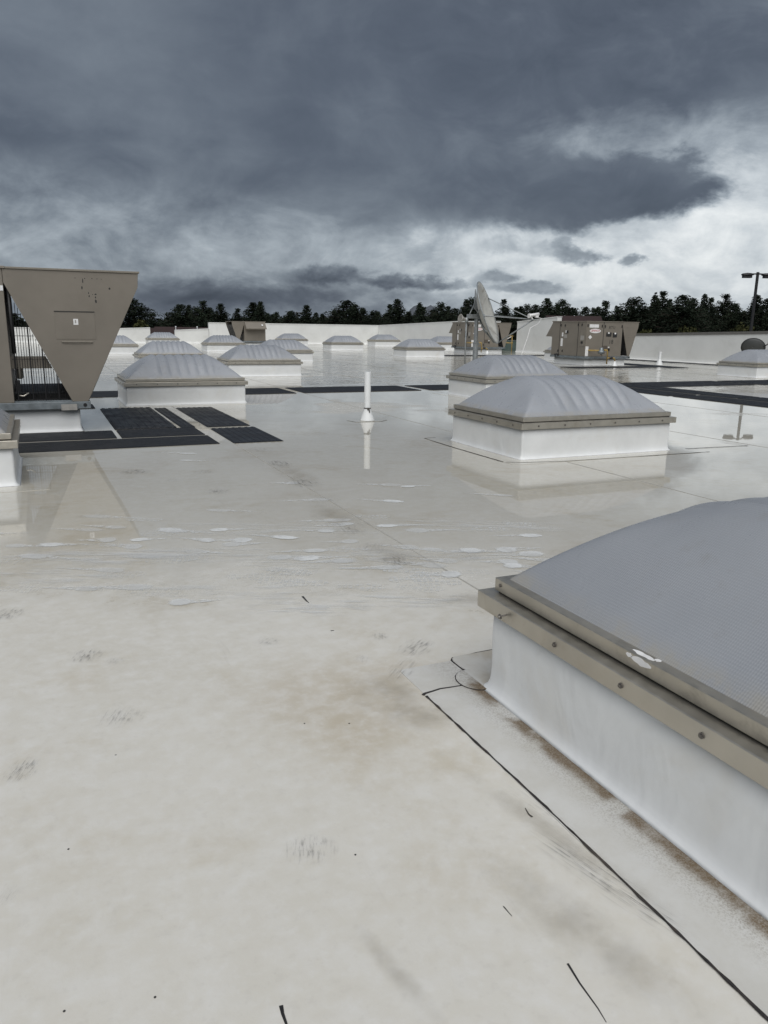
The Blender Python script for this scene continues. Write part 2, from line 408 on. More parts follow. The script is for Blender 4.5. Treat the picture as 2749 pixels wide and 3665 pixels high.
def decal(name, kind):
    m_, t = mat(name)
    tr = t.node('ShaderNodeBsdfTransparent'); mx = t.node('ShaderNodeMixShader')
    uv = t.node('ShaderNodeTexCoord').outputs['UV']
    oi = t.node('ShaderNodeObjectInfo').outputs['Random']
    wp = t.node('ShaderNodeTexCoord').outputs['Object']
    off = t.comb(t.m('MULTIPLY', oi, 37.), t.m('MULTIPLY', oi, 91.), 0.)
    px_ = t.v('ADD', wp, off)
    u, v, _ = t.sep(uv)
    n, nc = t.noise(px_, 22, 4, .6); nl, _ = t.noise(px_, 7, 3)
    if kind in ('sole', 'tread'):
        wv = t.v('ADD', uv, t.v('SCALE', t.v('SUBTRACT', nc, (.5, .5, .5)), .17))
        if kind == 'sole':
            e1 = t.v('LENGTH', t.v('MULTIPLY', t.v('SUBTRACT', wv, (.80, .5, 0)), (1/.18, 1/.36, 0)))
            a1 = t.rng(e1, 1.1, .7)
            hw = t.m('MULTIPLY', t.m('POWER', u, 1.3), .34)
            vv = t.m('ABSOLUTE', t.m('SUBTRACT', t.sep(wv)[1], .5))
            tail = t.m('MULTIPLY', t.m('MULTIPLY', t.m('LESS_THAN', vv, hw), t.rng(u, .03, .45)), t.rng(u, .85, .7))
            al = t.m('MAXIMUM', t.m('MULTIPLY', a1, t.m('MULTIPLY', t.rng(oi, 0., .8, .4, .95), t.rng(nl, .25, .6, .6, 1.))), t.m('MULTIPLY', tail, t.rng(n, .36, .62, .10, .70)))
        else:
            e1 = t.v('LENGTH', t.v('MULTIPLY', t.v('SUBTRACT', wv, (.68, .5, 0)), (1/.30, 1/.42, 0)))
            e2 = t.v('LENGTH', t.v('MULTIPLY', t.v('SUBTRACT', wv, (.24, .48, 0)), (1/.21, 1/.33, 0)))
            a1 = t.rng(e1, 1.05, .88); a2 = t.rng(e2, 1.05, .85)
            lug = t.m('MULTIPLY', t.rng(t.m('SINE', t.m('ADD', t.m('MULTIPLY', u, 58.), t.m('MULTIPLY', nl, 4.))), -.95, -.55), t.rng(t.m('SINE', t.m('MULTIPLY', v, 19.)), -.97, -.7))
            al = t.m('MULTIPLY', t.m('MULTIPLY', t.m('MAXIMUM', a1, a2), lug), t.m('MULTIPLY', t.rng(n, .34, .62, .10, .8), t.rng(oi, 0., 1., .35, .85)))
        t.put(t.b.inputs['Base Color'], (.71, .72, .715, 1)); t.b.inputs['Roughness'].default_value = .3
    elif kind == 'smear':
        n2, _ = t.noise(t.v('MULTIPLY', px_, (1., 1., 1.)), 9, 5, .7)
        st, _ = t.noise(t.comb(t.m('ADD', t.m('MULTIPLY', u, 2.), t.m('MULTIPLY', oi, 50.)), t.m('MULTIPLY', v, 2.6), 0.), 1.6, 5, .62)
        al = t.m('MULTIPLY', t.m('MULTIPLY', t.rng(t.m('ABSOLUTE', t.m('SUBTRACT', u, .5)), .5, .2), t.rng(t.m('ABSOLUTE', t.m('SUBTRACT', v, .5)), .5, .15)), t.rng(st, .44, .66, 0, .5))
        t.put(t.b.inputs['Base Color'], (.68, .69, .69, 1)); t.b.inputs['Roughness'].default_value = .4
    elif kind == 'scuff':
        st, _ = t.noise(t.comb(t.m('ADD', t.m('MULTIPLY', u, 18.), t.m('MULTIPLY', oi, 50.)), t.m('MULTIPLY', v, 2.2), 0.), 1.5, 5, .65)
        c_ = t.v('LENGTH', t.v('MULTIPLY', t.v('SUBTRACT', uv, (.5, .5, 0)), (2., 2., 0)))
        al = t.m('MULTIPLY', t.rng(c_, 1., .25), t.rng(st, .49, .63, .03, .6))
        al = t.m('MULTIPLY', t.m('MULTIPLY', al, t.rng(n, .3, .6, .3, 1.)), t.rng(oi, 0., 1., .3, 1.))
        t.put(t.b.inputs['Base Color'], (.055, .05, .05, 1)); t.b.inputs['Roughness'].default_value = .6
    elif kind == 'grime':
        c_ = t.v('LENGTH', t.v('MULTIPLY', t.v('SUBTRACT', t.v('ADD', uv, t.v('SCALE', t.v('SUBTRACT', nc, (.5, .5, .5)), .25)), (.5, .5, 0)), (2., 2., 0)))
        al = t.m('MULTIPLY', t.rng(c_, 1., .1, 0, .22), t.rng(nl, .3, .65, .25, 1.))
        t.put(t.b.inputs['Base Color'], (.27, .235, .18, 1)); t.b.inputs['Roughness'].default_value = .5
    t.l.new(tr.outputs[0], mx.inputs[1]); t.l.new(t.b.outputs[0], mx.inputs[2]); t.put(mx.inputs[0], al)
    t.l.new(mx.outputs[0], t.o.inputs[0]); return m_
for k in ('sole', 'tread', 'smear', 'scuff', 'grime'): M[k] = decal('mark_'+k, k)

# ================================================================== SETTING
ground = struct(MB().poly([(-4000, -4000, -7), (6000, -4000, -7), (6000, 8000, -7), (-4000, 8000, -7)]).build('ground', M['asphalt']))
roof = struct(MB().box(-42, 33.2, -14, 72.6, -6.9, 0).build('roof', M['roof']))
# welded laps between membrane rolls
for k in range(-12, 9):
    u = 2.43+k*3.52
    if -41 < u < 31.5:
        MB().box(u-.006, u+.006, -13.9, 71.5, 0.0, .0025).build('membrane_seam', M['seam'], roof)
# distant hill
hv, hf = [], []
hc = pd(1513, 1150, 2600); ax = Vector((CR.x, CR.y, 0)).normalized(); ay = Vector((-ax.y, ax.x, 0))
prof = [(-160, 0), (-60, 6), (-44, 44), (-30, 56), (-8, 62), (0, 50), (14, 54), (26, 60), (44, 48), (60, 18), (100, 8), (190, 0)]
rings = []
for dist, s in ((-160, 0.02), (-60, .75), (0, 1.), (80, .7), (200, .02)):
    rings.append([tuple(hc+ax*x_+ay*dist+Vector((0, 0, -hc.z-7+(z_*s*.98)+ (hc.z+2)*min(1, s*1.3)))) for x_, z_ in prof])
mb = MB(); mb.loft(rings, False, False, closed=False)
struct(mb.build('hill', M['hill'], smooth=True))

# ------------------------------------------------------------------ parapets
def parapet(label, pts, thick=.35, coping=None, z0=0.0, inward=None):
    """pts: (x,y,ztop) along the inner face; extruded away from the roof by `thick` along `inward`"""
    o = thing('parapet_wall', label, 'wall', (pts[0][0], pts[0][1], 0), group='white parapet walls')
    L0 = Vector((pts[0][0], pts[0][1], 0)); n = Vector(inward)*thick
    rings = []
    for (x, y, z) in pts:
        a = Vector((x, y, 0))-L0
        foot = -Vector(inward)*.07
        rings.append([tuple(a+foot+Vector((0,0,z0))), tuple(a-Vector(inward)*.02+Vector((0,0,z0+.04))), tuple(a+Vector((0,0,z0+.14))), tuple(a+Vector((0,0,z))), tuple(a+n+Vector((0,0,z))), tuple(a+n+Vector((0,0,z0)))])
    MB().loft(rings).build('wall', M['wall_mem'], o)
    # drip edge / coping strip along the top
    h = .10 if coping else .03
    rings = []
    for (x, y, z) in pts:
        a = Vector((x, y, 0))-L0; i = -Vector(inward)*.04
        rings.append([tuple(a+i+Vector((0,0,z-h))), tuple(a+n-i+Vector((0,0,z-h))), tuple(a+n-i+Vector((0,0,z+.03))), tuple(a+i+Vector((0,0,z+.03)))])
    MB().loft(rings).build('coping', M['coping'] if coping else M['wall_mem'], o)
    return o
YF = 72.0
def fz(x, y): return pv(x, y, YF)
a = fz(537, 1173); b = fz(428, 1176)
parapet('low white far parapet left of the gap, beside the big rooftop unit', [(-42, YF, 1.1), (b.x, YF, b.z), (a.x, YF, a.z)], inward=(0, 1, 0))
a1 = fz(540, 1205); a2 = fz(626, 1205)
parapet('very low stretch of far parapet in the gap showing a red roof', [(a.x+.005, YF+.02, a1.z), (a2.x-.005, YF+.02, a1.z)], inward=(0, 1, 0))
b1 = fz(626, 1182); b2 = fz(747, 1177)
parapet('white far parapet stretch between the red-roof gap and the high step', [(b1.x, YF, b1.z), (b2.x-.005, YF, b2.z)], inward=(0, 1, 0))
c1_ = fz(747, 1155); c2_ = fz(1355, 1165)
parapet('long high white far parapet behind the small rooftop unit', [(c1_.x, YF, c1_.z), (c2_.x, YF, c2_.z)], inward=(0, 1, 0))
e = pu(1620, 1150, 31.4); UC = c2_.x
dlast = pu(1790, 1153, 31.6)
parapet('white right-hand parapet running from the far corner to behind the far tan unit', [(UC, YF-.01, c2_.z), (31.9, e.y, e.z), (32.3, dlast.y+1.6, e.z)], inward=(1, 0, 0))
f1 = pu(1852, 1152, 32.6); f2 = pu(1996, 1134, 32.6); f3 = pu(2010, 1146, 32.6)
parapet('tall sloping white parapet between the dish and the right-hand tan unit', [(32.6, f1.y, f1.z), (32.6, f2.y, f2.z)], inward=(1, 0, 0))
g2 = pu(2300, 1195, 32.4); g3 = pu(2749, 1187, 32.4)
parapet('low white right-hand parapet with dark metal coping below the pine wood', [(32.62, f2.y-.01, 1.32), (32.4, g2.y, g2.z), (32.4, g3.y, g3.z), (32.4, 8, g3.z), (32.4, -14, g3.z)], coping=True, inward=(1, 0, 0))
# ------------------------------------------------------------------ guard rail and screen in the opening beside the dish
gr_ = thing('guard_rail', 'yellow safety railing in the opening left of the tall parapet', 'railing', (32.5, 50.3, 0))
mb = MB()
for z in (.6, 1.1): mb.tube([(0, -.7, z), (0, 2.6, z)], .035)
mb.build('rail', M['yellow'], gr_, True)
for y in (-.6, .9, 2.5): MB().tube([(0, y, 0), (0, y, 1.13)], .035).build('post', M['yellow'], gr_, True)
MB().tube([(-.02, -.5, 1.05), (-.02, 2.4, .15)], .035).build('brace', M['label'], gr_, True)
sc_ = thing('screen_panel', 'dull teal panel behind the yellow safety railing', 'panel', (33.05, 50.2, 0))
MB().box(-.03, .03, -.9, 3.0, 0, .75).build('panel', M['greyglass'], sc_)
MB().ring(-.06, .06, -.95, 3.05, .05, .75, .80).build('frame', M['galv'], sc_)

# ------------------------------------------------------------------ red-roofed buildings below and beyond
def house(label, x, y, wx, wy, ztop, zeave, rz, vents=0):
    o = thing('red_roofed_building', label, 'building', (x, y, -7), rz, 'red-roofed buildings beyond the parapet')
    MB().box(-wx/2, wx/2, -wy/2, wy/2, 0, zeave+7).build('wall', M['brick'], o)
    r = MB().prism_x([(-wy/2-.6, zeave+7), (wy/2+.6, zeave+7), (0, ztop+7)], -wx/2-.5, wx/2+.5).build('roof', M['redroof'], o)
    for k in range(3):
        MB().box(-wx/2+1+k*wx*.33, -wx/2+2.2+k*wx*.33, -wy/2-.02, -wy/2+.02, 2.0, 3.4).build('window', M['dark'], o)
    for k in range(vents):
        MB().tube([(-2.2+k*2.6, -1.2, ztop+5.9), (-2.2+k*2.6, -1.2, ztop+7.0)], .05).lathe([(.09, ztop+6.95), (.09, ztop+7.05), (.03, ztop+7.1)], 8, (-2.2+k*2.6, -1.2)).build('roof_vent', M['pvc'], r)
    return o
p = pd(565, 1178, 100); house('dark red-roofed building seen in the parapet gap', p.x, p.y, 9, 9, p.z+.15, p.z-2.2, -.3)
p = pd(700, 1174, 96); house('dark red roof with two small white vents above the far parapet', p.x, p.y, 9, 8, p.z+.1, p.z-2.0, -.35, 2)
p = pd(2052, 1132, 92); house('dark red roof peeking above the right-hand tan rooftop unit', p.x, p.y, 5.5, 6, p.z+.05, p.z-1.6, -.5)

# ================================================================== SKYLIGHTS
SL, SW = 2.51, 1.90            # rail outline
RAIL0, RAIL1, FR1, RISE = .385, .462, .530, .455
def dome_mesh(nx, ny, ribs=True):
    x0, x1, y0, y1 = .093, SL-.093, .093, SW-.093
    mb = MB(); cx, cy = SL/2, SW/2; a_, b_ = (x1-x0)/2, (y1-y0)/2
    def H(s, t):
        fv = 1-abs(t)**2.15
        q = max(0, (abs(s)-.49)/.51); fu = 1.03-1.03*q**1.12
        fu = max(fu, 1e-4); fv = max(fv, 1e-4); k = 8.0
        h = (fu**-k+fv**-k)**(-1/k)*(2**(1/k))**.55
        h = min(h, 1.02)
        z = RISE*h
        if ribs:
            win = max(0, min(1, (.55-abs(s))/.06)); wy = max(0, min(1, (h-.10)/.22))
            z += .017*win*wy*(2*abs(math.cos(math.pi*s*a_/.19))-1.3)
        return z
    for j in range(ny+1):
        for i in range(nx+1):
            s = -1+2*i/nx; t = -1+2*j/ny
            s = math.copysign(abs(s)**.92, s); t = math.copysign(abs(t)**.85, t)
            mb.v.append((cx+s*a_, cy+t*b_, FR1-.004+H(s, t)))
    for j in range(ny):
        for i in range(nx):
            q = j*(nx+1)+i; mb.f.append((q, q+1, q+nx+2, q+nx+1))
    return mb
def screw(mb, p, nrm, r=.009, l=.009):
    p = Vector(p); n = Vector(nrm)
    mb.tube([p, p+n*.004], r*1.35, 10); mb.tube([p+n*.004, p+n*l], r*.8, 6)
_cache = {}
def skylight(label, u, v, near=0, bolts=True, apron=.26, rz=0):
    o = thing('skylight', label, 'skylight', (u, v, 0), rz, 'domed skylights on the roof')
    e = .05
    def shared(key, fn, mat_, smooth=False, bevel=0.):
        k = (key, near)
        if k in _cache:
            ob = bpy.data.objects.new(key, _cache[k]); COL.objects.link(ob); ob.parent = o
            if bevel:
                b = ob.modifiers.new('bevel', 'BEVEL'); b.width = bevel; b.segments = 2; b.limit_method = 'ANGLE'
            return ob
        ob = fn().build(key, mat_, o, smooth, bevel); _cache[k] = ob.data; return ob
    def curb():
        rings = []
        for d, z in ((.042, .004), (.026, .009), (.013, .022), (.005, .045), (.001, .08), (0., .13), (0.003, .25), (0., RAIL0+.03)):
            rings.append(rrect(e-d, SL-e+d, e-d, SW-e+d, .025+d*.6, z, 5))
        return MB().loft(rings)
    c = shared('curb', curb, M['white_mem'], True)
    shared('flashing', lambda: MB().loft([rrect(-apron, SL+apron, -apron, SW+apron, .03, z) for z in (.0, .0035)]), M['flash'] if near == 2 else M['roof'])
    lr = shared('retainer_rail', lambda: MB().ring(0, SL, 0, SW, .09, RAIL0, RAIL1), M['alu'], bevel=.004)
    shared('gasket', lambda: MB().ring(.068, SL-.068, .068, SW-.068, .03, RAIL1+.0005, RAIL1+.009), M['gap'])
    shared('dome_frame', lambda: MB().ring(.054, SL-.054, .054, SW-.054, .05, RAIL1+.010, FR1), M['alu_top'] if near == 2 else M['alu'], bevel=.004)
    n = {2: (170, 110), 1: (150, 56), 0: (100, 26)}[near]
    shared('dome', lambda: dome_mesh(*n), M['dome'], True)
    if bolts:
        zc = (RAIL0+RAIL1)/2
        def one(): mb = MB(); screw(mb, (0, 0, 0), (0, -1, 0)); return mb
        def side(): mb = MB(); screw(mb, (0, 0, 0), (-1, 0, 0)); return mb
        for k in range(6):
            b = shared('screw', one, M['steel']); b.parent = lr; b.location = (.25+k*(SL-.5)/5, -.0005, zc)
        for k in range(5):
            if near == 2: b = shared('side_screw', side, M['steel']); b.name = 'screw'
            else: b = shared('side_screw', side, M['steel']); b.name = 'screw'
            b.parent = lr; b.location = (-.0005, .20+k*(SW-.4)/4, zc)
    return o
S_ = 1.6
A = skylight('huge near skylight with smooth grey dome, cut off at the right edge', 1.73, .92, near=2, bolts=False)
skylight('grey ribbed skylight nearest whole in view, mirrored in the water right of centre', 3.40*S_, 5.0*S_, 1)
skylight('ribbed skylight partly hidden directly behind the nearest whole one', 5.86*S_, 9.59*S_, 1)
skylight('ribbed skylight beside the black mats, just right of the big tan unit', .97*S_, 10.11*S_, 1)
skylight('skylight corner cut off at the left edge, in front of the big tan unit', -2.74, 8.38, 1)
skylight('ribbed skylight next behind the one beside the black mats', 2.18*S_, 18.9*S_, 0)
skylight('ribbed skylight left of the white vent pipe, in front of the pond', 3.48*S_, 15.47*S_, 0)
skylight('skylight at right frame edge, in front of the small dark dish', 14.92*S_, 12.74*S_, 1)
skylight('small far skylight mirrored in the pond, left of the far wall corner', 11.9*S_, 32.5*S_, 0, False)
skylight('farthest skylight standing right under the far wall corner', 27.4, 63.6, 0, False)
skylight('skylight mirrored in the pond just left of the thin pole', 11.91*S_, 24.87*S_, 0, False)
skylight('small skylight in front of the small far tan unit, to its left', 6.12*S_, 30.76*S_, 0, False)
skylight('ribbed skylight half hidden behind the one left of the vent pipe', 11.93-SL, 34.88, 0, False)
skylight('far dull skylight close to the long far parapet, right of the small unit', 21.82-SL, 65.3, 0, False)
skylight('far left skylight half hidden by the slanted end of the big tan unit', 2.75, 45.0, 0, False)
skylight('farthest left skylight standing before the red-roof gap', 8.3, 64.9, 0, False)
skylight('skylight whose white curb shows behind the left end of unit 18', 25.6, 34.1, 0, False)
skylight('skylight half hidden behind the left end of the far tan unit', 28.1, 53.5, 0, False)

# near skylight: own details in its local frame
AX, AY = 1.73, .92
fr = [c for c in A.children if c.name.startswith('dome_frame')][0]
rl = [c for c in A.children if c.name.startswith('retainer_rail')][0]
for k, (x, y) in enumerate(((1985, 2315), (2222, 2457), (2512, 2633))):
    q = pu(x, y, AX); mb = MB(); screw(mb, (-.0005, q.y-AY, .425), (-1, 0, 0), .0075, .009); mb.build('screw', M['steel'], rl)
q = pu(1812, 2203, AX); mb = MB()
mb.tube([(0, q.y-AY, .425), (-.028, q.y-AY+.004, .420)], .0035, 8); mb.tube([(-.026, q.y-AY+.004, .4205), (-.029, q.y-AY+.004, .420)], .012, 10); mb.tube([(-.029, q.y-AY+.004, .420), (-.037, q.y-AY+.005, .4185)], .007, 6)
lb = mb.build('screw', M['steel'], rl); lb['label'] = 'screw backed half way out of the rail'
for y in (1.8,):
    mb = MB(); screw(mb, (.0535, y, .505), (-1, 0, 0), .006, .006); mb.build('screw', M['steel'], fr)
# white paint blotch on the dome frame
q0 = pu(2228, 2352, AX+.03); q1 = pu(2310, 2402, AX+.03)
ya, yb = q0.y-AY, q1.y-AY; rb = random.Random(4); mb2 = MB()
def flake(y0, y1, lo, hi, flat):
    n = 7; top_, bot_ = [], []
    for k in range(n):
        t_ = k/(n-1); y = y0+(y1-y0)*t_; e_ = min(1, 4*t_*(1-t_)+.25)
        top_.append((y, lo+(hi-lo)*(.5+.5*e_*rb.uniform(.6, 1)))); bot_.append((y, lo+(hi-lo)*(.5-.5*e_*rb.uniform(.5, 1))))
    P_ = top_+bot_[::-1]
    if flat: mb2.loft([[(b_, a_, z_) for a_, b_ in P_] for z_ in (.5300, .5306)])
    else: mb2.loft([[(x_, a_, b_) for a_, b_ in P_] for x_ in (.0532, .0539)])
flake(yb, ya-.015, .496, .527, False); flake(yb+.01, ya, .060, .088, True); flake(yb-.005, yb+.02, .076, .10, True); flake(ya-.02, ya+.01, .505, .525, False)
mb2.build('paint_blotch', M['label'], fr)
# extra flashing sheets with sealant edges
def local(p): return (p[0]-AX, p[1]-AY, p[2] if len(p) > 2 else 0)
mb = MB(); pts = [(1.765, 2.70), (1.765, 3.09), (1.785, 3.11), (4.6, 3.11), (4.6, 2.70)]
mb.loft([[local((x, y, z)) for x, y in pts] for z in (.0036, .0062)]).build('back_flashing', M['flash'], A)
mb = MB(); n = 28; cx, cy = 1.755, 2.845
mb.loft([[local((cx+.088*math.cos(2*math.pi*k/n), cy+.105*math.sin(2*math.pi*k/n), z)) for k in range(n)] for z in (.0063, .0085)]).build('corner_patch', M['flash'], A)
def bead(pts, r, name='sealant_bead', parent=A, seed=0):
    rnd = random.Random(seed); out = []
    for i in range(len(pts)-1):
        a, b = Vector(pts[i]), Vector(pts[i+1]); n_ = max(2, int((b-a).length/.035))
        for k in range(n_):
            out.append(a.lerp(b, k/n_)+Vector((rnd.uniform(-1, 1)*r*.22, rnd.uniform(-1, 1)*r*.22, 0)))
    out.append(Vector(pts[-1])); mb = MB(); rings = []
    for i, p in enumerate(out):
        d = (out[min(i+1, len(out)-1)]-out[max(i-1, 0)]).normalized(); s = Vector((-d.y, d.x, 0)); w_ = r*rnd.uniform(.6, 1.35)
        rings.append([tuple(Vector(local(p))+s*w_*c_+Vector((0, 0, h_*r*.45))) for c_, h_ in ((-1, 0), (-.5, .8), (.5, .8), (1, 0))])
    mb.loft(rings).build(name, M['sealant'], parent, True)
bead([(1.475, -.35, .0036), (1.47, .9, .0036), (1.478, 1.9, .0036), (1.47, 2.79, .0036)], .0052, seed=1)
bead([(1.458, 2.805, .0036), (1.475, 2.815, .0036), (1.56, 2.83, .0036), (1.68, 2.82, .0036)], .0062, seed=2)
bead([(1.735, 2.925, .0036), (1.758, 2.96, .0036), (1.755, 3.08, .0036), (1.775, 3.105, .0036), (1.95, 3.115, .0036), (3.0, 3.112, .0036), (4.6, 3.115, .0036)], .0055, seed=3)
cp_ = [(cx+.09*math.cos(a), cy+.107*math.sin(a), .006) for a in [math.radians(x) for x in range(60, 310, 12)]]
bead(cp_, .0028, seed=4)
# sealant line ends around the nearest whole skylight
Bo = [o for o in COL.objects if o.get('label', '').startswith('grey ribbed skylight nearest')][0]
AX, AY = Bo.location.x, Bo.location.y
bead([(AX-.26, AY-.02, .004), (AX-.27, AY+1.2, .004), (AX-.25, AY+2.15, .004), (AX-.05, AY+2.18, .004)], .007, parent=Bo, seed=5)
bead([(AX-.24, AY-.05, .004), (AX-.02, AY-.15, .004), (AX+.5, AY-.24, .004), (AX+2.9, AY-.27, .004)], .006, parent=Bo, seed=6)
bead([(AX+2.78, AY+.05, .004), (AX+3.9, AY-.02, .004)], .008, parent=Bo, seed=8)

# ================================================================== ROOFTOP UNITS
def text_mesh(txt, size, mat_, parent, loc, rot, depth=.002, name='lettering', shear=0.):
    cu = bpy.data.curves.new('t', 'FONT'); cu.body = txt; cu.size = size; cu.extrude = depth; cu.align_x = 'CENTER'; cu.align_y = 'CENTER'; cu.shear = shear; cu.resolution_u = 2
    ob = bpy.data.objects.new('t', cu); COL.objects.link(ob)
    bpy.context.view_layer.update()
    me = bpy.data.meshes.new_from_object(ob.evaluated_get(bpy.context.evaluated_depsgraph_get()))
    bpy.data.objects.remove(ob); me.materials.clear(); me.materials.append(mat_)
    o = bpy.data.objects.new(name, me); COL.objects.link(o); o.parent = parent; o.location = loc; o.rotation_euler = rot
    return o
FRONT = (math.pi/2, 0, 0); LEFT = (math.pi/2, 0, -math.pi/2)
def hvac(label, loc, w, d, cw, z0, z1, rz=0, curb_in=.12, hood=True, big=False):
    o = thing('rooftop_unit', label, 'air conditioner', loc, rz, 'tan rooftop air conditioning units')
    zr = z0-.105
    vb0, vb1 = .43*cw, .55*cw
    # curb wrapped in membrane
    rings = []
    for dd, z in ((.04, .004), (.018, .015), (.004, .05), (0, .10), (0, zr-.002)):
        rings.append(rrect(curb_in-dd, w+vb1-curb_in*1.2+dd, curb_in-dd, d-curb_in+dd, .03+dd*.5, z, 3))
    MB().loft(rings).build('curb', M['white_mem'], o, True)
    # base channel with lifting brackets
    br = MB().ring(-.03, w+vb1+.03, -.03, d+.03, .10, zr, z0-.002).build('base_rail', M['galv'], o, bevel=.004)
    for x in ((w+.40*cw, .22),) if big else ((w*.18, .12), (w*.62, .14), (w+.25*cw, .12)):
        MB().box(x[0]-x[1]/2, x[0]+x[1]/2, -.045, -.0305, zr-.018, z0-.035).build('bracket', M['galv' if not big else 'greylabel'], br)
    for k in range(2):
        MB().tube([(w+vb1-.16+k*.11, -.0315, (zr+z0)/2), (w+vb1-.16+k*.11, -.036, (zr+z0)/2)], .028, 14).build('lifting_hole', M['black'] if k else M['galv'], br)
    if not big:
        for y in (d*.25, d*.62): MB().box(-.05, -.0305, y-.07, y+.07, zr-.02, z0-.03).build('bracket', M['galv'], br)
    # cabinet
    cab = MB().box(0, w, 0, d, z0, z1-.03).build('cabinet', M['tan'], o, bevel=.006)
    MB().box(-.025, w+cw*.02, -.025, d+.025, z1-.03, z1+.004).build('cabinet_lid', M['tan2'], o, bevel=.004)
    # V condenser: two end panels, sloped coils, top deck
    poly = [(w+.004, z1-.032), (w+.004, z1-.22), (w+vb0, z0), (w+vb1, z0), (w+cw-.015, z1-.23), (w+cw, z1-.032)]
    ep = MB().prism_y(poly, -.004, .035).build('end_panel', M['tan'], o, bevel=.004)
    MB().prism_y(poly, d-.035, d+.004).build('end_panel', M['tan'], o)
    MB().box(w+cw*.021, w+cw+.02, -.02, d+.02, z1-.031, z1-.002).build('condenser_deck', M['tan2'], o, bevel=.004)
    def slab(p0, p1, t, name, m__, y0=.04, y1=None, sl=True):
        dx_, dz_ = p1[0]-p0[0], p1[1]-p0[1]; l_ = math.hypot(dx_, dz_); nx_, nz_ = -dz_/l_*t, dx_/l_*t
        c_ = MB().prism_y([p0, p1, (p1[0]+nx_, p1[1]+nz_), (p0[0]+nx_, p0[1]+nz_)], y0, (y1 or d-.04)).build(name, m__, o)
        return c_, (dx_/l_, dz_/l_, l_, nx_/t, nz_/t)
    c0, _ = slab((w+vb1-.01, z0+.02), (w+cw-.05, z1-.26), .04, 'coil', M['fin'])
    slab((w+.05, z1-.26), (w+vb0+.01, z0+.02), .03, 'coil', M['fin'])
    # vertical bars on the outer coil
    nb = 5
    for k in range(nb+1):
        yy = .04+(d-.10)*k/nb
        MB().prism_y([(w+vb1+.004, z0+.02), (w+vb1+.02, z0+.02), (w+cw-.02, z1-.24), (w+cw-.045, z1-.24)], yy, yy+.02).build('coil_bar', M['tan2'] if k in (0, nb) else M['dark'], o)
    # wire guard across the open triangle
    mb = MB(); x = w+.05
    def ztop(x): return z1-.24-(x-w)/(vb0)*(z1-.24-z0)
    step = .034 if big else .08
    while x < w+vb0-.02:
        mb.tube([(x, .06, z0+.01), (x, .06, ztop(x))], .0042, 4); x += step
    for zz_ in (z0+.035, z0+.14, z0+.62, z0+.95, z0+1.25):
        xe = w+(z1-.24-zz_)/(z1-.24-z0)*vb0
        if xe > w+.04: mb.tube([(w+.02, .065, zz_), (xe, .065, zz_)], .004, 4)
    mb.build('wire_guard', M['black'], o)
    if big:
        for xx in (.06, .26, .43, .61):
            MB().tube([(w+xx, .052, z0+.0), (w+xx, .052, ztop(w+xx)+.12)], .0085, 6).build('guard_post', M['black'], o)
        MB().tube([(w+.055, .07, z0+.7), (w+.055, .07, z1-.28)], .028, 8).build('refrigerant_pipe', M['black'], o, True)
        MB().lathe([(.03, z0+.33), (.045, z0+.35), (.045, z0+.60), (.03, z0+.62)], 12, (w+.10, .22)).build('receiver', M['alu'], o, True)
        MB().box(w+.03, w+.10, .06, .12, z0+.12, z0+.32).build('valve', M['black'], o, bevel=.01)
        MB().tube([(w+.07, .05, z0+.10), (w+.13, .05, z0+.09), (w+.20, .05, z0+.135)], .011, 8).build('valve_stem', M['alu'], o, True)
        MB().prism_y([(w, .945), (w+vb0*(z1-.25-.945)/(z1-.24-z0), .945), (w+vb0*(z1-.25-1.12)/(z1-.24-z0), 1.12), (w, 1.12)], .11, .13).build('cross_panel', M['tan'], o)
        MB().box(w, w+vb0, .7, d-.1, z0-.03, z0+.07).build('drain_pan', M['dark'], o)
        MB().box(w, w+vb0+.05, .02, .10, z0-.001, z0+.02).build('pan_lip', M['galv'], o)
        # raised access panel and shelf on the end panel
        E = lambda x_: x_+.33+w
        MB().box(E(.30), E(.85), -.008, -.0042, 1.37, 1.755).build('access_panel', M['tan'], ep, bevel=.002)
        MB().box(E(.30), E(.85), -.014, -.0042, 1.757, 1.768).build('panel_lip', M['dark'], ep)
        MB().box(E(.37), E(.80), -.022, -.0042, 1.322, 1.342).build('shelf', M['tan2'], ep, bevel=.004)
        MB().box(E(.39), E(.78), -.014, -.0042, 1.306, 1.316).build('shelf', M['tan2'], ep, bevel=.003)
        MB().box(E(.552), E(.618), -.0105, -.0082, 1.575, 1.66).build('label', M['label'], ep)
        MB().box(E(.572), E(.590), -.0118, -.0106, 1.60, 1.645).build('label_print', M['greylabel'], ep)
        for (x_, z_) in ((.60, 1.47), (.61, 1.06), (.63, .74), (.47, .475), (.61, .475), (1.0, 1.60), (.33, 1.60), (-.27, 2.24)):
            MB().tube([(E(x_), -.0042, z_), (E(x_), -.009, z_)], .008, 6).build('screw', M['tan2'], ep)
        # worn remains of stencilled marks
        rnd = random.Random(3)
        def smudge(x_, z_, rx, rz_, n=9):
            P_ = [(E(x_)+rx*math.cos(2*math.pi*k/n)*rnd.uniform(.6, 1.15), -.0048, z_+rz_*math.sin(2*math.pi*k/n)*rnd.uniform(.6, 1.15)) for k in range(n)]
            MB().loft([P_, [(a_, -.0046+.0003, b_) for a_, _, b_ in P_]]).build('worn_stencil', M['ink'], ep)
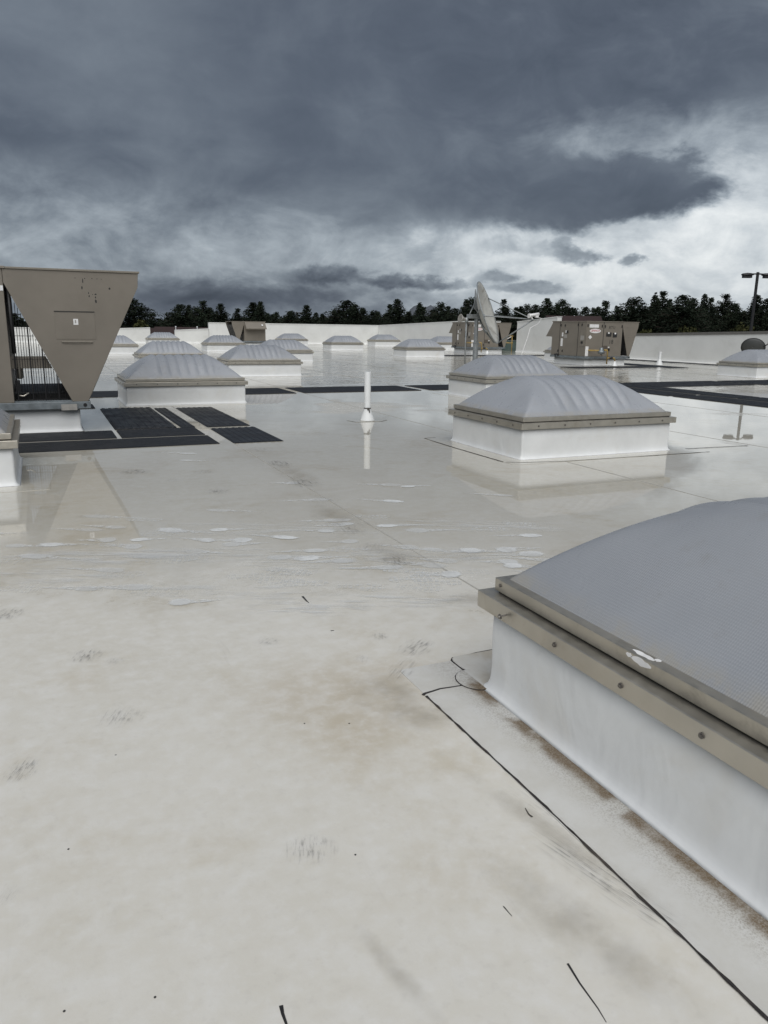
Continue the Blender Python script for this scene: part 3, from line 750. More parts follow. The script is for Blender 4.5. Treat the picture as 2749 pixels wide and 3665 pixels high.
        for q in ((.722, 2.20, .008, .042), (.705, 2.105, .011, .026), (.75, 2.235, .009, .008), (.85, 2.235, .008, .007), (.98, 2.23, .006, .006), (1.085, 2.10, .016, .016), (.79, 2.03, .007, .02), (.795, 1.985, .011, .018),
                  (.885, 2.015, .017, .013), (.845, 2.01, .008, .006), (.882, 1.97, .009, .014), (.885, 1.915, .014, .032), (.62, 2.235, .02, .003), (.92, 2.233, .02, .003)):
            smudge(*q)
        MB().box(E(-.38), E(-.335), -.006, -.0005, 2.03, 2.10).build('label', M['label'], cab)
    else:
        # front face fittings (x along the face)
        X = lambda q: (q-745)/435*w
        Z = lambda q: z1-(q-180)/465*(z1-z0)
        def fbox(n_, q, m__, t=.008, par=cab): return MB().box(X(q[0]), X(q[2]), -t, -.0005, Z(q[3]), Z(q[1])).build(n_, m__, par)
        fbox('label', (778, 222, 888, 265), M['label']); fbox('label', (705+42, 512, 742+40, 640), M['label'])
        mb = MB(); cxx, czz = X(850), Z(308); n = 24
        mb.loft([[(cxx+.32*math.cos(2*math.pi*k/n), y_, czz+.10*math.sin(2*math.pi*k/n)) for k in range(n)] for y_ in (-.006, -.0005)])
        bd = mb.build('badge', M['label'], cab)
        text_mesh('LENNOX', .13, M['red'], bd, (cxx, -.008, czz+.01), FRONT)
        cxx, czz = X(794), Z(390)
        MB().loft([[(cxx+.11*a_, y_, czz+.095*b_) for a_, b_ in ((-1, 0), (0, -1), (1, 0), (0, 1))] for y_ in (-.004, -.0005)]).build('diamond_label', M['label'], cab)
        for q in ((985, 325, 1047, 380), (1065, 330, 1115, 390)):
            wv = fbox('control_window', q, M['dark'], .012); fbox('label', (q[0]+18, q[1]-2, q[0]+38, q[1]+18), M['label'], .016, wv)
        fbox('vent_cover', (950, 503, 1008, 565), simple('brown_cover', (.09, .075, .06), .6)); fbox('switch', (1015, 540, 1036, 572), M['black'], .03); fbox('label', (1018, 515, 1034, 530), M['label'])
        for xq, yq in ((757, 238), (928, 243), (965, 246), (1170, 243), (905, 585), (935, 600)):
            MB().box(X(xq)-.018, X(xq)+.018, -.03, -.0005, Z(yq)-.06, Z(yq)+.06).build('handle', M['dark'], cab)
        for xq in (950,): MB().box(X(xq)-.012, X(xq)+.012, -.0065, -.0004, z0+.01, z1-.04).build('panel_joint', M['dark'], cab)
        text_mesh('RTU', .19, M['ink'], cab, (X(1050), -.002, Z(262)), FRONT, .001, 'stencil_lettering')
        if big is False and hood: text_mesh('18' if 'number 18' in label else '17' if 'dish' in label else ' ', .27, M['ink'], cab, (X(1050), -.002, Z(452)), FRONT, .001, 'stencil_number')
        # raised door on the end panel
        MB().box(w+cw*.18, w+cw*.86, -.012, -.0042, Z(255), Z(243)).build('panel_lip', M['tan2'], ep)
        MB().box(w+cw*.25, w+cw*.75, -.010, -.0042, Z(380), Z(372)).build('panel_lip', M['tan2'], ep)
        # left (long) side fittings
        Y = lambda q: (745-q)/510*d
        def lbox(n_, q, m__, t=.008, par=cab): return MB().box(-t, -.0005, Y(q[2]), Y(q[0]), Z(q[3]), Z(q[1])).build(n_, m__, par)
        dr = lbox('service_door', (665, 295, 738, 510), M['tan2'], .014); lbox('window', (672, 370, 722, 430), M['greylabel'], .02, dr); lbox('disconnect_switch', (680, 447, 708, 478), M['dark'], .03, dr)
        lbox('label', (390, 335, 411, 388), M['label']); lbox('label', (378, 415, 408, 520), M['label']); lbox('patch', (425, 360, 468, 410), M['greylabel']); lbox('gauge', (455, 308, 485, 345), M['dark'], .02); lbox('label', (447, 305, 460, 340), M['label'], .022)
        for xq, yq in ((372, 237), (435, 238), (625, 228), (680, 230), (345, 585), (412, 585)):
            MB().box(-.03, -.0005, Y(xq)-.02, Y(xq)+.02, Z(yq)-.05, Z(yq)+.05).build('handle', M['dark'], cab)
        for xq in (355, 630): MB().box(-.0065, -.0004, Y(xq)-.012, Y(xq)+.012, z0+.01, z1-.04).build('panel_joint', M['dark'], cab)
        mb = MB(); mb.tube([(-.04, Y(360), z0-.02), (-.10, Y(365), z0+.04), (-.09, Y(320), z0+.03), (-.10, Y(335), z0-.09)], .035, 8); mb.build('drain_trap', M['black'], o, True)
    if hood:
        h = MB().prism_x([(d+.004, z1-.04), (d+.004, z0+.84), (d+.50, z0+.89), (d+.50, z0+.93)], .04, w-.04).build('intake_hood', M['tan'], o)
        MB().box(.02, w-.02, d+.47, d+.53, z0+.86, z0+.90).build('hood_lip', M['tan2'], h)
        MB().tube([(w*.2, d+.31, z0+1.155), (w*.2, d+.32, z0+1.165)], .07, 12).build('label', M['label'], h)
    return o
hvac('big tan rooftop unit with slanted end panel at the left edge', (-3.1, 12.45, 0), 2.77, 3.0, 1.83, .46, 2.36, big=True, curb_in=.10)
U4 = hvac('tan rooftop unit number 18 beside the right-hand parapet', (23.15, 29.3, 0), 2.08, 2.6, .95, .42, 2.01)
hvac('tan rooftop unit partly hidden behind the satellite dish', (26.15, 44.8, 0), 2.08, 2.6, .95, .42, 2.01)
p = pv(951, 1217, 58)
hvac('small far tan unit with sloping hood before the long far parapet', (p.x, 58+2.0, 0), 1.62, 2.0, .92, .48, 1.90, rz=math.pi)

# ================================================================== GAS PIPING at the right-hand unit
def gas(label, base, tall):
    o = thing('gas_pipe', label, 'pipe', base, 0, 'yellow gas pipes')
    MB().lathe([(.13, .003), (.11, .03), (.06, .20), (.05, .22)], 14).build('pipe_boot', M['pvc'], o, True)
    MB().tube([(0, 0, .2), (0, 0, .30), (-.05, 0, .36), (-.36, .0, .37), (-.46, 0, .37)], .032).build('pipe', M['yellow'], o, True)
    MB().tube([(-.46, 0, .10), (-.46, 0, .68), (-.48, 0, .72), (-.62, .05, .72)], .034).build('pipe', M['yellow'], o, True)
    MB().tube([(-.18, -.02, .37), (-.33, -.02, .37)], .055).build('valve', M['black'], o, True)
    MB().lathe([(.02, .55), (.15, .57), (.16, .66), (.12, .70), (.08, .74), (.08, .82), (.03, .84)], 16, (-.75, .08)).build('regulator', M['galv'], o, True)
    MB().tube([(-.75, .08, .70), (-1.05, .30, .70), (-1.15, .72, .70)], .034).build('pipe', M['yellow'], o, True)
gas('yellow gas pipe with regulator in front of unit 18', (24.45, 28.75, 0), 1)
gas('yellow gas pipe at the foot of the unit behind the satellite dish', (27.0, 44.15, 0), 0)

# ================================================================== VENT PIPES
def vent_pipe(label, x, y, h, r, cone_r, cone_h, clamp=True):
    o = thing('vent_pipe', label, 'pipe', (x, y, 0), 0, 'white vent pipes')
    MB().lathe([(r, .0), (r, h), (r*.86, h), (r*.86, h-.25)], 24).build('pipe', M['pvc'], o, True)
    autosmooth(o.children[0])
    b = MB().lathe([(cone_r*1.04, .004), (cone_r, .02), (cone_r*.93, .05), (r*1.12, cone_h), (r*1.02, cone_h+.02)], 28).build('pipe_boot', M['white_mem'], o, True)
    if clamp:
        MB().lathe([(r*1.04, cone_h+.012), (r*1.12, cone_h+.014), (r*1.12, cone_h+.03), (r*1.04, cone_h+.032)], 24).build('hose_clamp', M['steel'], o)
        MB().box(-.035, .005, -r*1.12-.03, -r*1.12, cone_h+.004, cone_h+.036).build('clamp_screw', M['steel'], o, bevel=.003)
        MB().loft([[(-.01, -r*1.2, cone_h), (.012, -r*1.2, cone_h+.004), (.016, -r*1.3, cone_h-.05), (.0, -r*1.34, cone_h-.055)], [(-.01, -r*1.2-.012, cone_h), (.012, -r*1.2-.012, cone_h+.004), (.016, -r*1.3-.012, cone_h-.05), (.0, -r*1.34-.012, cone_h-.055)]]).build('strap_end', M['steel'], o)
        MB().loft([[(-.24, .16, z), (-.32, .10, z), (-.26, -.14, z), (.20, -.16, z), (.34, -.06, z), (.30, .14, z)] for z in (.0, .004)]).build('boot_flange', M['roof'], o)
        global AX, AY
        AX = AY = 0
        bead([(-.34, .12, .003), (-.27, -.15, .003), (.2, -.17, .003), (.24, -.13, .003), (.35, -.05, .003)], .006, parent=o, seed=9)
    return o
vent_pipe('white plastic vent pipe standing in shallow water at picture centre', 5.24, 12.47, .85, .057, .125, .20)
vent_pipe('short white vent pipe right of unit number 18', 27.6, 29.25, .65, .07, .17, .26, False)

# ================================================================== WALKWAY PADS
def pad(label, x0, x1, y0, y1, along='y', th=.011, pitch=.10):
    o = thing('walkway_pad', label, 'mat', ((x0+x1)/2, (y0+y1)/2, 0), random.uniform(-.006, .006), 'black walkway pads')
    W_, L_ = (x1-x0, y1-y0) if along == 'y' else (y1-y0, x1-x0)
    n = max(3, int(W_/pitch)); prof = [(-W_/2, .0035), (-W_/2+.012, th)]
    for k in range(n):
        c = -W_/2+W_*(k+.5)/n; hw = W_/n*.28
        prof += [(c-hw, th), (c-hw*.7, th+.5*th), (c+hw*.7, th+.5*th), (c+hw, th)]
    prof += [(W_/2-.012, th), (W_/2, .0035)]
    rings = []
    for e_, zf in ((-L_/2, .3), (-L_/2+.015, 1), (L_/2-.015, 1), (L_/2, .3)):
        rings.append([((a_, e_, .0035+(z_-.0035)*zf) if along == 'y' else (e_, a_, .0035+(z_-.0035)*zf)) for a_, z_ in prof])
    MB().loft(rings).build('pad', M['pad'], o)
    return o
pad('long black pad at the front of the left cluster, nearest the viewer', -2.9, 2.24, 10.60, 11.44, 'x')
pad('black pad against the foot of the big tan unit', -2.9, .98, 11.58, 12.42, 'x')
pad('black pad right of the one at the big unit foot, second row of left cluster', 1.04, 2.23, 11.56, 12.42, 'x')
pad('wide black ribbed pad between the big tan unit and the narrow pad', 1.04, 1.98, 12.52, 15.70, 'y', pitch=.105, th=.016)
pad('narrow black pad strip in the left cluster', 2.03, 2.26, 12.48, 15.55, 'y', pitch=.075)
pad('black ribbed pad in front of the skylight, right column of left cluster, far one', 2.43, 3.14, 12.42, 15.50, 'y', pitch=.09)
pad('black ribbed pad at the right column of left cluster, near one', 2.43, 3.15, 10.56, 12.20, 'y', pitch=.09)
pad('black pad peeking out behind the slanted end of the big tan unit', -1.5, .98, 15.9, 16.7, 'x')
for r_, (ya, yb) in enumerate(((18.25, 19.05), (19.10, 19.90))):
    nm = ('near', 'far')[r_]
    pad(f'black pad in the {nm} row of the cross walkway, behind the mat-side skylight', -3.2, 5.78, ya, yb, 'x')
    pad(f'black pad in the {nm} row of the cross walkway, behind the vent pipe', 5.98, 9.22, ya, yb, 'x')
    pad(f'black pad in the {nm} row of the cross walkway, left of the second skylight', 9.48, 13.0, ya, yb, 'x')
pad('black pad of the right walkway, left row, ending under the ribbed skylight dome', 14.62, 15.62, 15.08, 18.2, 'y')
pad('black pad of the right walkway, left row, running out at the right edge', 14.62, 15.62, 10.6, 14.95, 'y')
pad('black pad of the right walkway, right row, middle piece', 15.80, 16.70, 14.06, 17.55, 'y')
pad('black pad of the right walkway, right row, at the right edge', 15.80, 16.70, 10.4, 13.98, 'y')
pad('black pad of the right walkway, right row, far piece behind the dome', 15.80, 16.70, 17.62, 22.5, 'y')
pad('black pad branching right from the walkway, near row', 16.80, 20.62, 17.60, 18.45, 'x')
pad('black pad branching right from the walkway, far row', 16.85, 20.58, 18.52, 19.36, 'x')
pad('black pad of the branch in front of the right-edge skylight, far row', 20.80, 25.5, 18.50, 19.30, 'x')
pad('black pad of the branch at the right edge, near row', 20.86, 25.5, 17.48, 18.42, 'x')
pad('dark pad along the front of unit number 18', 21.2, 25.7, 27.3, 28.5, 'x', pitch=.2)
pad('dark pad running past the right end of unit number 18', 26.0, 27.2, 26.9, 33.5, 'y', pitch=.2)
pad('long dark pad strip at the foot of the right-hand parapet', 30.5, 31.4, 22.0, 40.2, 'y', pitch=.2)
pad('dark pad strip crossing in front of the unit behind the dish', 21.5, 31.0, 41.2, 42.3, 'x', pitch=.25)

# ================================================================== SATELLITE DISH
DV = 25.4
mastp = pv(1700, 1290, DV); mx_, my_ = mastp.x, DV
dish = thing('satellite_dish', 'large stained white satellite dish on a steel mast before the far tan unit', 'satellite dish', (mx_, my_, 0))
def dl(p): return Vector((p.x-mx_, p.y-my_, p.z))
ztopm = pv(1703, 1138, DV).z; zcol = pv(1703, 1229, DV).z
MB().lathe([(.16, .004), (.16, .02), (.098, .03), (.098, zcol), (.12, zcol), (.12, zcol+.03), (.075, zcol+.05), (.075, ztopm)], 20).build('mast', M['dishsteel'], dish)
autosmooth(dish.children[0])
top = dl(pd(1710, 1012, 29.5)); bot = dl(pd(1782, 1222, 29.5))
top = dl(pv(1710, 1012, DV)); bot = dl(pv(1783, 1224, DV))
ctr = (top+bot)/2; R_ = (top-bot).length/2
nh = math.radians(-43.5); n_ = Vector((.907*math.cos(nh), .907*math.sin(nh), .42))
edge = (top-bot).normalized(); n_ = (n_-edge*n_.dot(edge)).normalized(); side_ = edge.cross(n_).normalized()
def dp(r, a, depth): return ctr+edge*(r*math.cos(a))+side_*(r*math.sin(a))+n_*depth
def refl_mesh(off):
    mb = MB(); nr, na = 9, 48
    for i in range(nr+1):
        r = max(R_*i/nr, 1e-3)
        for j in range(na): mb.v.append(tuple(dp(r, 2*math.pi*j/na, (r/R_)**2*.30-.30+off)))
    for i in range(nr):
        for j in range(na):
            k = (j+1) % na; mb.f.append((i*na+j, i*na+k, (i+1)*na+k, (i+1)*na+j))
    return mb
rf = refl_mesh(0).build('reflector', M['dishpaint'], dish, True)
md = rf.modifiers.new('s', 'SOLIDIFY'); md.thickness = .02
mb = MB()
mb.tube([dp(R_, 2*math.pi*j/48, .0) for j in range(49)], .022, 6); mb.build('rim', M['dishsteel'], rf, True)
for j in range(8):
    a = 2*math.pi*(j+.5)/8
    MB().tube([dp(R_*t_, a, (t_)**2*.30-.285) for t_ in (.08, .4, .7, .98)], .012, 5).build('panel_joint', M['greylabel'], rf, True)
    MB().tube([dp(R_*t_, a, (t_)**2*.30-.36) for t_ in (.08, .35, .65, .97)], .022, 5).build('back_rib', M['dishsteel'], rf, True)
# mount: head bracket, upright, tilt brace
hb = Vector((0, 0, ztopm))
MB().box(-.38, .30, -.09, .09, ztopm-.02, ztopm+.13).build('mount_bracket', M['dishsteel'], dish, bevel=.01)
back = dp(0, 0, -.36)
MB().tube([hb+Vector((.25, -.02, .05)), dp(R_*.30, 0, -.40), dp(R_*.55, 0, -.28)], .045, 8).build('mount_upright', M['dishsteel'], dish, True)
MB().tube([hb+Vector((.25, -.02, .05)), dp(R_*.5, math.pi, -.36), dp(R_*.95, math.pi, -.06)], .04, 8).build('mount_beam', M['dishsteel'], dish, True)
MB().tube([hb+Vector((-.33, 0, .08)), dp(R_*.42, 0, -.36)], .022, 6).build('tilt_strut', M['dishsteel'], dish, True)
MB().tube([hb+Vector((-.33, 0, .10)), hb+Vector((-.45, 0, -.22))], .016, 6).build('tilt_screw', M['dishsteel'], dish, True)
feed = dl(pv(1912, 1128, DV-.9)); fend = feed+Vector((-.02, .0, -.16))
armend = feed+Vector((.12, -.05, -.17))
for a in (math.radians(75), math.radians(110)):
    MB().tube([dp(R_*.97, -a, .0) if False else dp(R_*.97, a, .0), fend], .018, 6).build('feed_strut', M['dishsteel'], dish, True)
for a in (math.radians(-80),):
    MB().tube([dp(R_*.97, a, .0), fend], .018, 6).build('feed_strut', M['dishsteel'], dish, True)
MB().tube([dp(R_*1.02, math.pi, 0), fend], .026, 6).build('feed_boom', M['dishsteel'], dish, True)
MB().box(fend.x-.14, fend.x+.22, fend.y-.03, fend.y+.03, fend.z-.012, fend.z+.012).build('feed_plate', M['dishsteel'], dish)
fd = MB().tube([feed+Vector((-.20, 0, -.01)), feed+Vector((-.08, 0, 0)), feed+Vector((.20, 0, .045))], .055, 12).build('feed_horn', M['label'], dish, True)
MB().tube([feed+Vector((-.19, 0, -.03)), feed+Vector((-.24, 0, -.03))], .085, 14).build('horn_ring', M['label'], fd)
MB().tube([feed+Vector((-.14, 0, -.02)), fend+Vector((-.04, 0, 0))], .028, 8).build('horn_bracket', M['label'], fd)
MB().box(feed.x+.05, feed.x+.18, feed.y-.04, feed.y+.04, feed.z-.09, feed.z+.01).build('amplifier', M['label'], fd, bevel=.008)
# loose white cable from the feed down to the roof
cpts = [pv(1915, 1130, DV-.9), pv(1938, 1140, DV-.95), pv(1927, 1158, DV-1.), pv(1898, 1174, DV-1.1), pv(1887, 1212, DV-1.2), pv(1868, 1265, DV-1.3)]
lastp = cpts[-1]; cpts.append(Vector((lastp.x-.15, lastp.y-.3, .02)))
cb = thing('coax_cable', 'thin white cable hanging from the satellite dish feed', 'cable', (lastp.x-.15, lastp.y-.3, 0))
MB().tube([p_-Vector((lastp.x-.15, lastp.y-.3, 0)) for p_ in cpts], .009, 6).build('cable', M['label'], cb, True)

# thin pole with a horn loudspeaker and cable loop beside the mast
tp = pv(1664, 1290, 25.0)
po = thing('speaker_pole', 'thin grey pole with a small horn speaker left of the dish mast', 'pole', (tp.x, 25.0, 0))
zt = pv(1668, 1150, 25.0).z
MB().tube([(0, 0, .3), (0, 0, zt)], .024, 10).build('pole', M['dishsteel'], po, True)
MB().lathe([(.09, .004), (.07, .04), (.034, .30), (.03, .32)], 14).build('pipe_boot', M['pvc'], po, True)
sp_ = MB().lathe([(.03, 0), (.05, .10), (.10, .22), (.16, .30), (.15, .31), (.03, .12)], 16).build('horn_speaker', M['greylabel'], po, True)
sp_.location = (.03, 0, zt+.05); sp_.rotation_euler = (0, math.radians(-80), 0)
MB().lathe([(.04, zt-.05), (.06, zt), (.06, zt+.10), (.02, zt+.14)], 12).build('driver', M['dishsteel'], po, True)
MB().tube([(.05, 0, zt+.05), (.09, 0, zt-.15), (.07, 0, zt-.45), (.02, 0, zt-.62), (-.03, 0, zt-.55), (-.03, 0, zt-.35)], .014, 6).build('cable_loop', M['black'], po, True)

# small dark dish by the right parapet
q = pu(2697, 1232, 29.6)
sd_ = thing('small_dish', 'small dark grey oval dish by the right-hand parapet, behind a skylight', 'satellite dish', (q.x, q.y, 0))
MB().tube([(0, .1, 0), (0, .1, q.z-.15)], .03, 8).build('mast', M['dishsteel'], sd_, True)
fx = Vector((q.x, q.y, 0)).normalized(); rx_ = Vector((fx.y, -fx.x, 0)); upv = (Vector((0, 0, 1))*.92-fx*.3).normalized(); nn = rx_.cross(upv)*-1
mb = MB(); nr, na = 6, 32
for i in range(nr+1):
    r = max(i/nr, .01)
    for j in range(na):
        a = 2*math.pi*j/na; ca, sa = math.cos(a), math.sin(a)
        P_ = rx_*(.50*r*ca)+upv*(.42*r*sa-.02*r*ca-.12)+fx*(.12*(r*r-1))
        mb.v.append((P_.x, P_.y, P_.z+q.z-.02))
for i in range(nr):
    for j in range(na):
        k = (j+1) % na; mb.f.append((i*na+j, i*na+k, (i+1)*na+k, (i+1)*na+j))
ds = mb.build('reflector', simple('dark_grey_paint', (.045, .048, .048), .5), sd_, True); ds.modifiers.new('s', 'SOLIDIFY').thickness = .015
mb = MB(); mb.tube([Vector(mb_) for mb_ in [ds.data.vertices[nr*na+j % na].co for j in range(na+1)]], .015, 5); mb.build('rim', M['black'], ds, True)
b0 = rx_*.42; b1_ = rx_*.62+Vector((0, 0, .06))
MB().tube([(b0.x, b0.y, q.z-.1), (b1_.x, b1_.y, q.z+.05)], .03, 6).build('feed_arm', M['black'], sd_, True)
MB().tube([(b1_.x*.93, b1_.y*.93, q.z+.08), (b1_.x*1.04, b1_.y*1.04, q.z+.08)], .055, 8).build('feed_horn', M['black'], sd_, True)

# ================================================================== PARKING LOT LIGHTS, BIRD
def lamp_post(label, px_, py_, depth, heads, rz):
    t_ = pd(px_, py_, depth); H_ = t_.z+7
    o = thing('light_pole', label, 'lamp post', (t_.x, t_.y, -7), rz, 'black parking lot lights')
    MB().box(-.30, .30, -.30, .30, 0, .8).build('footing', M['coping'], o)
    MB().loft([rrect(-s_, s_, -s_, s_, .02, z_, 2) for s_, z_ in ((.085, .8), (.07, H_))]).build('pole', M['black'], o)
    for a in heads:
        c_, s_ = math.cos(a), math.sin(a)
        ar = MB().tube([(0, 0, H_-.10), (c_*.34, s_*.34, H_-.12)], .05, 6).build('arm', M['black'], o)
        hd = MB()
        rings = []
        for x_, wz, hz in ((.28, .10, .05), (.40, .17, .10), (.70, .20, .12), (.95, .15, .08), (1.04, .03, .03)):
            rings.append([(c_*x_-s_*wz*k1, s_*x_+c_*wz*k1, H_-.17+hz*k2) for k1, k2 in ((-1, -.4), (1, -.4), (.9, .5), (.4, 1), (-.4, 1), (-.9, .5))])
        hd.loft(rings); h_ = hd.build('lamp_head', M['black'], o, True)
        MB().loft([[(c_*x_-s_*k1*.15, s_*x_+c_*k1*.15, z_) for x_, k1 in ((.40, -1), (.40, 1), (.92, 1), (.92, -1))] for z_ in (H_-.36, H_-.19)]).build('lens_box', M['black'], h_)
lamp_post('tall black parking lot light at the right edge above the parapet', 2713, 974, 48, (0, math.pi), -YAW+.05)
lamp_post('distant black parking lot light among the pines right of the small unit', 1062, 1116, 112, (0, math.pi), -YAW)
bp = pd(2347, 1051, 110)
bd_ = thing('bird', 'dark bird flying above the pines at right', 'bird', bp, -YAW)
MB().loft([[(x_, r_*math.cos(a), r_*math.sin(a)+.02*x_) for a in [k*math.pi/4 for k in range(8)]] for x_, r_ in ((-.26, .01), (-.16, .05), (0, .075), (.14, .06), (.20, .04), (.27, .008))]).build('body', M['black'], bd_, True)
for s_ in (-1, 1):
    MB().loft([[(.10, s_*.05, .02), (-.10, s_*.05, .02), (-.10, s_*.05, .035), (.10, s_*.05, .035)], [(.10, s_*.28, .14), (-.12, s_*.26, .13), (-.12, s_*.26, .14), (.10, s_*.28, .15)], [(.26 if s_ > 0 else -.02, s_*.46, .21), (.12, s_*.44, .20), (.12, s_*.44, .205), (.26 if s_ > 0 else -.02, s_*.46, .215)]]).build('wing', M['black'], bd_)

# ================================================================== TREES
def tri_tufts(v, f, c, rad, n, rnd, size):
    for _ in range(n):
        d = Vector((rnd.gauss(0, 1), rnd.gauss(0, 1), rnd.gauss(0, 1.1)))
        d = d.normalized()*rad*rnd.random()**.4; p = c+d
        a = Vector((rnd.gauss(0, 1), rnd.gauss(0, 1), rnd.gauss(0, 1))).normalized(); b = a.cross(Vector((rnd.gauss(0, 1), rnd.gauss(0, 1), rnd.gauss(0, 1)))).normalized()
        s = size*rnd.uniform(.6, 1.3); i = len(v)
        v += [tuple(p-a*s*.5-b*s*.3), tuple(p+a*s*.5-b*s*.3), tuple(p+b*s*.7)]; f.append((i, i+1, i+2))
def pine_variant(seed, shape):
    rnd = random.Random(seed); v, f = [], []
    tv = MB(); H_ = 10.0; lean = rnd.uniform(-.25, .25)
    tv.tube([(0, 0, 0), (lean*.3, 0, 3), (lean*.7, .05, 6.5), (lean, 0, 9.6)], .22, 7, .03)
    nw = 46
    for k in range(nw):
        h = 2.4+(H_-2.5)*(k/(nw-1))**.95; q = (h-2.4)/(H_-2.4)
        if shape == 'cone': L = 1.75*(1-q)**.78+.05
        elif shape == 'round': L = 1.75*math.sqrt(max(0, 1-(q*1.0)**2.6))*(.75+.25*math.sin(q*9+seed))+.12
        else: L = 1.7*(1-q**1.7)*(.55+.55*abs(math.sin(q*7+seed)))+.14
        nbr = 5 if q < .85 else 3
        a0 = rnd.uniform(0, 6.28)
        for b in range(nbr):
            if rnd.random() < (.10 if shape != 'open' else .22): continue
            a = a0+b*2*math.pi/nbr+rnd.uniform(-.4, .4); l = L*rnd.uniform(.65, 1.15)
            up = rnd.uniform(-.15, .45)
            base = Vector((lean*h/10, 0, h)); tip = base+Vector((math.cos(a)*l, math.sin(a)*l, up*l))
            tv.tube([base, tip], .035, 3, .01)
            m_ = 5 if l > .9 else 3 if l > .4 else 2
            for t_ in range(m_):
                c = base.lerp(tip, .25+.75*(t_+.5)/m_)
                tri_tufts(v, f, c, .20+.08*l, 13, rnd, .125)
    tri_tufts(v, f, Vector((lean, 0, 9.75)), .18, 12, rnd, .2)
    me = bpy.data.meshes.new('crown'); me.from_pydata(v, [], f); me.materials.append(M['needles'])
    tm = bpy.data.meshes.new('trunk'); tm.from_pydata([tuple(p) for p in tv.v], [], tv.f); tm.materials.append(M['bark'])
    return me, tm
shapes = ['cone', 'round', 'open', 'cone', 'cone', 'open', 'cone', 'round', 'cone']
PINES = [(sh, *pine_variant(20+i, sh)) for i, sh in enumerate(shapes)]
K_ = .3617; TR = []
def addt(x0, lst):
    for x, y, w_ in lst: TR.append((x0+x*K_, 1020+y*K_, w_*K_))
addt(440, [(105, 145, 180), (275, 285, 130), (425, 325, 110), (545, 200, 150), (665, 205, 100), (725, 225, 80), (805, 165, 140), (870, 230, 80), (985, 195, 150), (1130, 240, 110), (1285, 180, 180), (1365, 175, 120), (1440, 285, 80), (1485, 295, 80), (1540, 275, 90), (1640, 265, 110)])
addt(1000, [(100, 265, 120), (270, 210, 130), (380, 280, 80), (435, 290, 80), (535, 255, 110), (650, 162, 180), (740, 195, 100), (825, 235, 130), (920, 268, 90), (975, 270, 100), (1115, 200, 120), (1185, 148, 150), (1268, 270, 60), (1380, 180, 100), (1445, 225, 80), (1545, 250, 60), (1612, 185, 140)])
addt(1560, [(130, 220, 80), (200, 240, 70), (285, 150, 130), (365, 135, 110), (655, 150, 120), (710, 215, 90), (790, 230, 80), (840, 220, 90), (905, 200, 90), (995, 205, 90), (1110, 140, 150), (1210, 190, 70), (1270, 155, 130), (1360, 235, 90), (1470, 225, 110), (1550, 230, 90), (1625, 225, 100)])
addt(2149, [(75, 168, 100), (165, 215, 100), (330, 135, 200), (435, 235, 60), (520, 110, 130), (630, 75, 150), (695, 150, 100), (840, 110, 180), (925, 140, 80), (1015, 100, 90), (1080, 135, 110), (1245, 100, 170), (1360, 190, 110), (1520, 110, 160), (1600, 250, 100), (1665, 150, 120)])
TR += [(58, 1124, 60)]
TR.sort()
ORD = ['first', 'second', 'third', 'fourth', 'fifth', 'sixth', 'seventh', 'eighth', 'ninth', 'tenth', 'eleventh', 'twelfth', 'thirteenth', 'fourteenth', 'fifteenth', 'sixteenth', 'seventeenth', 'eighteenth', 'nineteenth', 'twentieth', 'twenty-first', 'twenty-second', 'twenty-third', 'twenty-fourth', 'twenty-fifth', 'twenty-sixth', 'twenty-seventh', 'twenty-eighth', 'twenty-ninth', 'thirtieth']
REG = [(-99, 480, 'seen through the wire guard of the big tan unit'), (480, 825, 'right of the big tan unit, counting from left'), (825, 960, 'from left behind the small far unit'), (960, 1355, 'right of the small far unit, counting from left'), (1355, 1712, 'between far wall corner and dish, from left'), (1712, 1965, 'between dish and unit 18, from left'), (1965, 2290, 'from left rising behind unit 18'), (2290, 2690, 'between unit 18 and tall light pole, from left'), (2690, 9999, 'from left beside the tall light pole')]
cnt = {}
rnd = random.Random(11)
for i, (x, y, w_) in enumerate(TR):
    dep = rnd.uniform(105, 165); t_ = pd(x, y, dep)
    ri = [k for k, r in enumerate(REG) if r[0] <= x < r[1]][0]; cnt[ri] = cnt.get(ri, 0)+1
    vi = rnd.randrange(len(PINES)); sh, me, tm = PINES[vi]
    kind = {'cone': 'pointed', 'round': 'round-topped', 'open': 'loose'}[sh]
    H_ = t_.z+7; wr = max(2.2, w_*1.1*dep/FPX)/2     # half width in metres of the visible crown
    o = thing('pine_tree', f'{ORD[cnt[ri]-1]} dark pine {REG[ri][2]}', 'tree', (t_.x, t_.y, -7), rnd.uniform(0, 6.28), 'dark pines beyond the parapet')
    s_ = wr/.60
    o.scale = (s_, s_, H_/9.95)
    for nm, dat in (('crown', me), ('trunk', tm)):
        c = bpy.data.objects.new(nm, dat); COL.objects.link(c); c.parent = o
# wood behind, one dark mass
v, f = [], []; rnd = random.Random(5)
for k in range(560):
    x = rnd.uniform(-250, 3000); dep = rnd.uniform(168, 200)
    yt = 1146+rnd.gauss(0, 6)+ (9 if x < 1000 else 0) - (14 if x > 2250 else 0)
    t_ = pd(x, yt, dep)
    for q in range(5):
        tri_tufts(v, f, Vector((t_.x+rnd.uniform(-1.5, 1.5), t_.y+rnd.uniform(-1.5, 1.5), t_.z-1.0-q*1.5)), 1.5+.35*q, 26, rnd, 1.0)
wood = MB(); wood.v, wood.f = v, f
wd = wood.build('far_wood', M['needles'], recalc=False); wd['kind'] = 'stuff'; wd['label'] = 'dense dark pine wood behind the single pines'; wd['category'] = 'woodland'
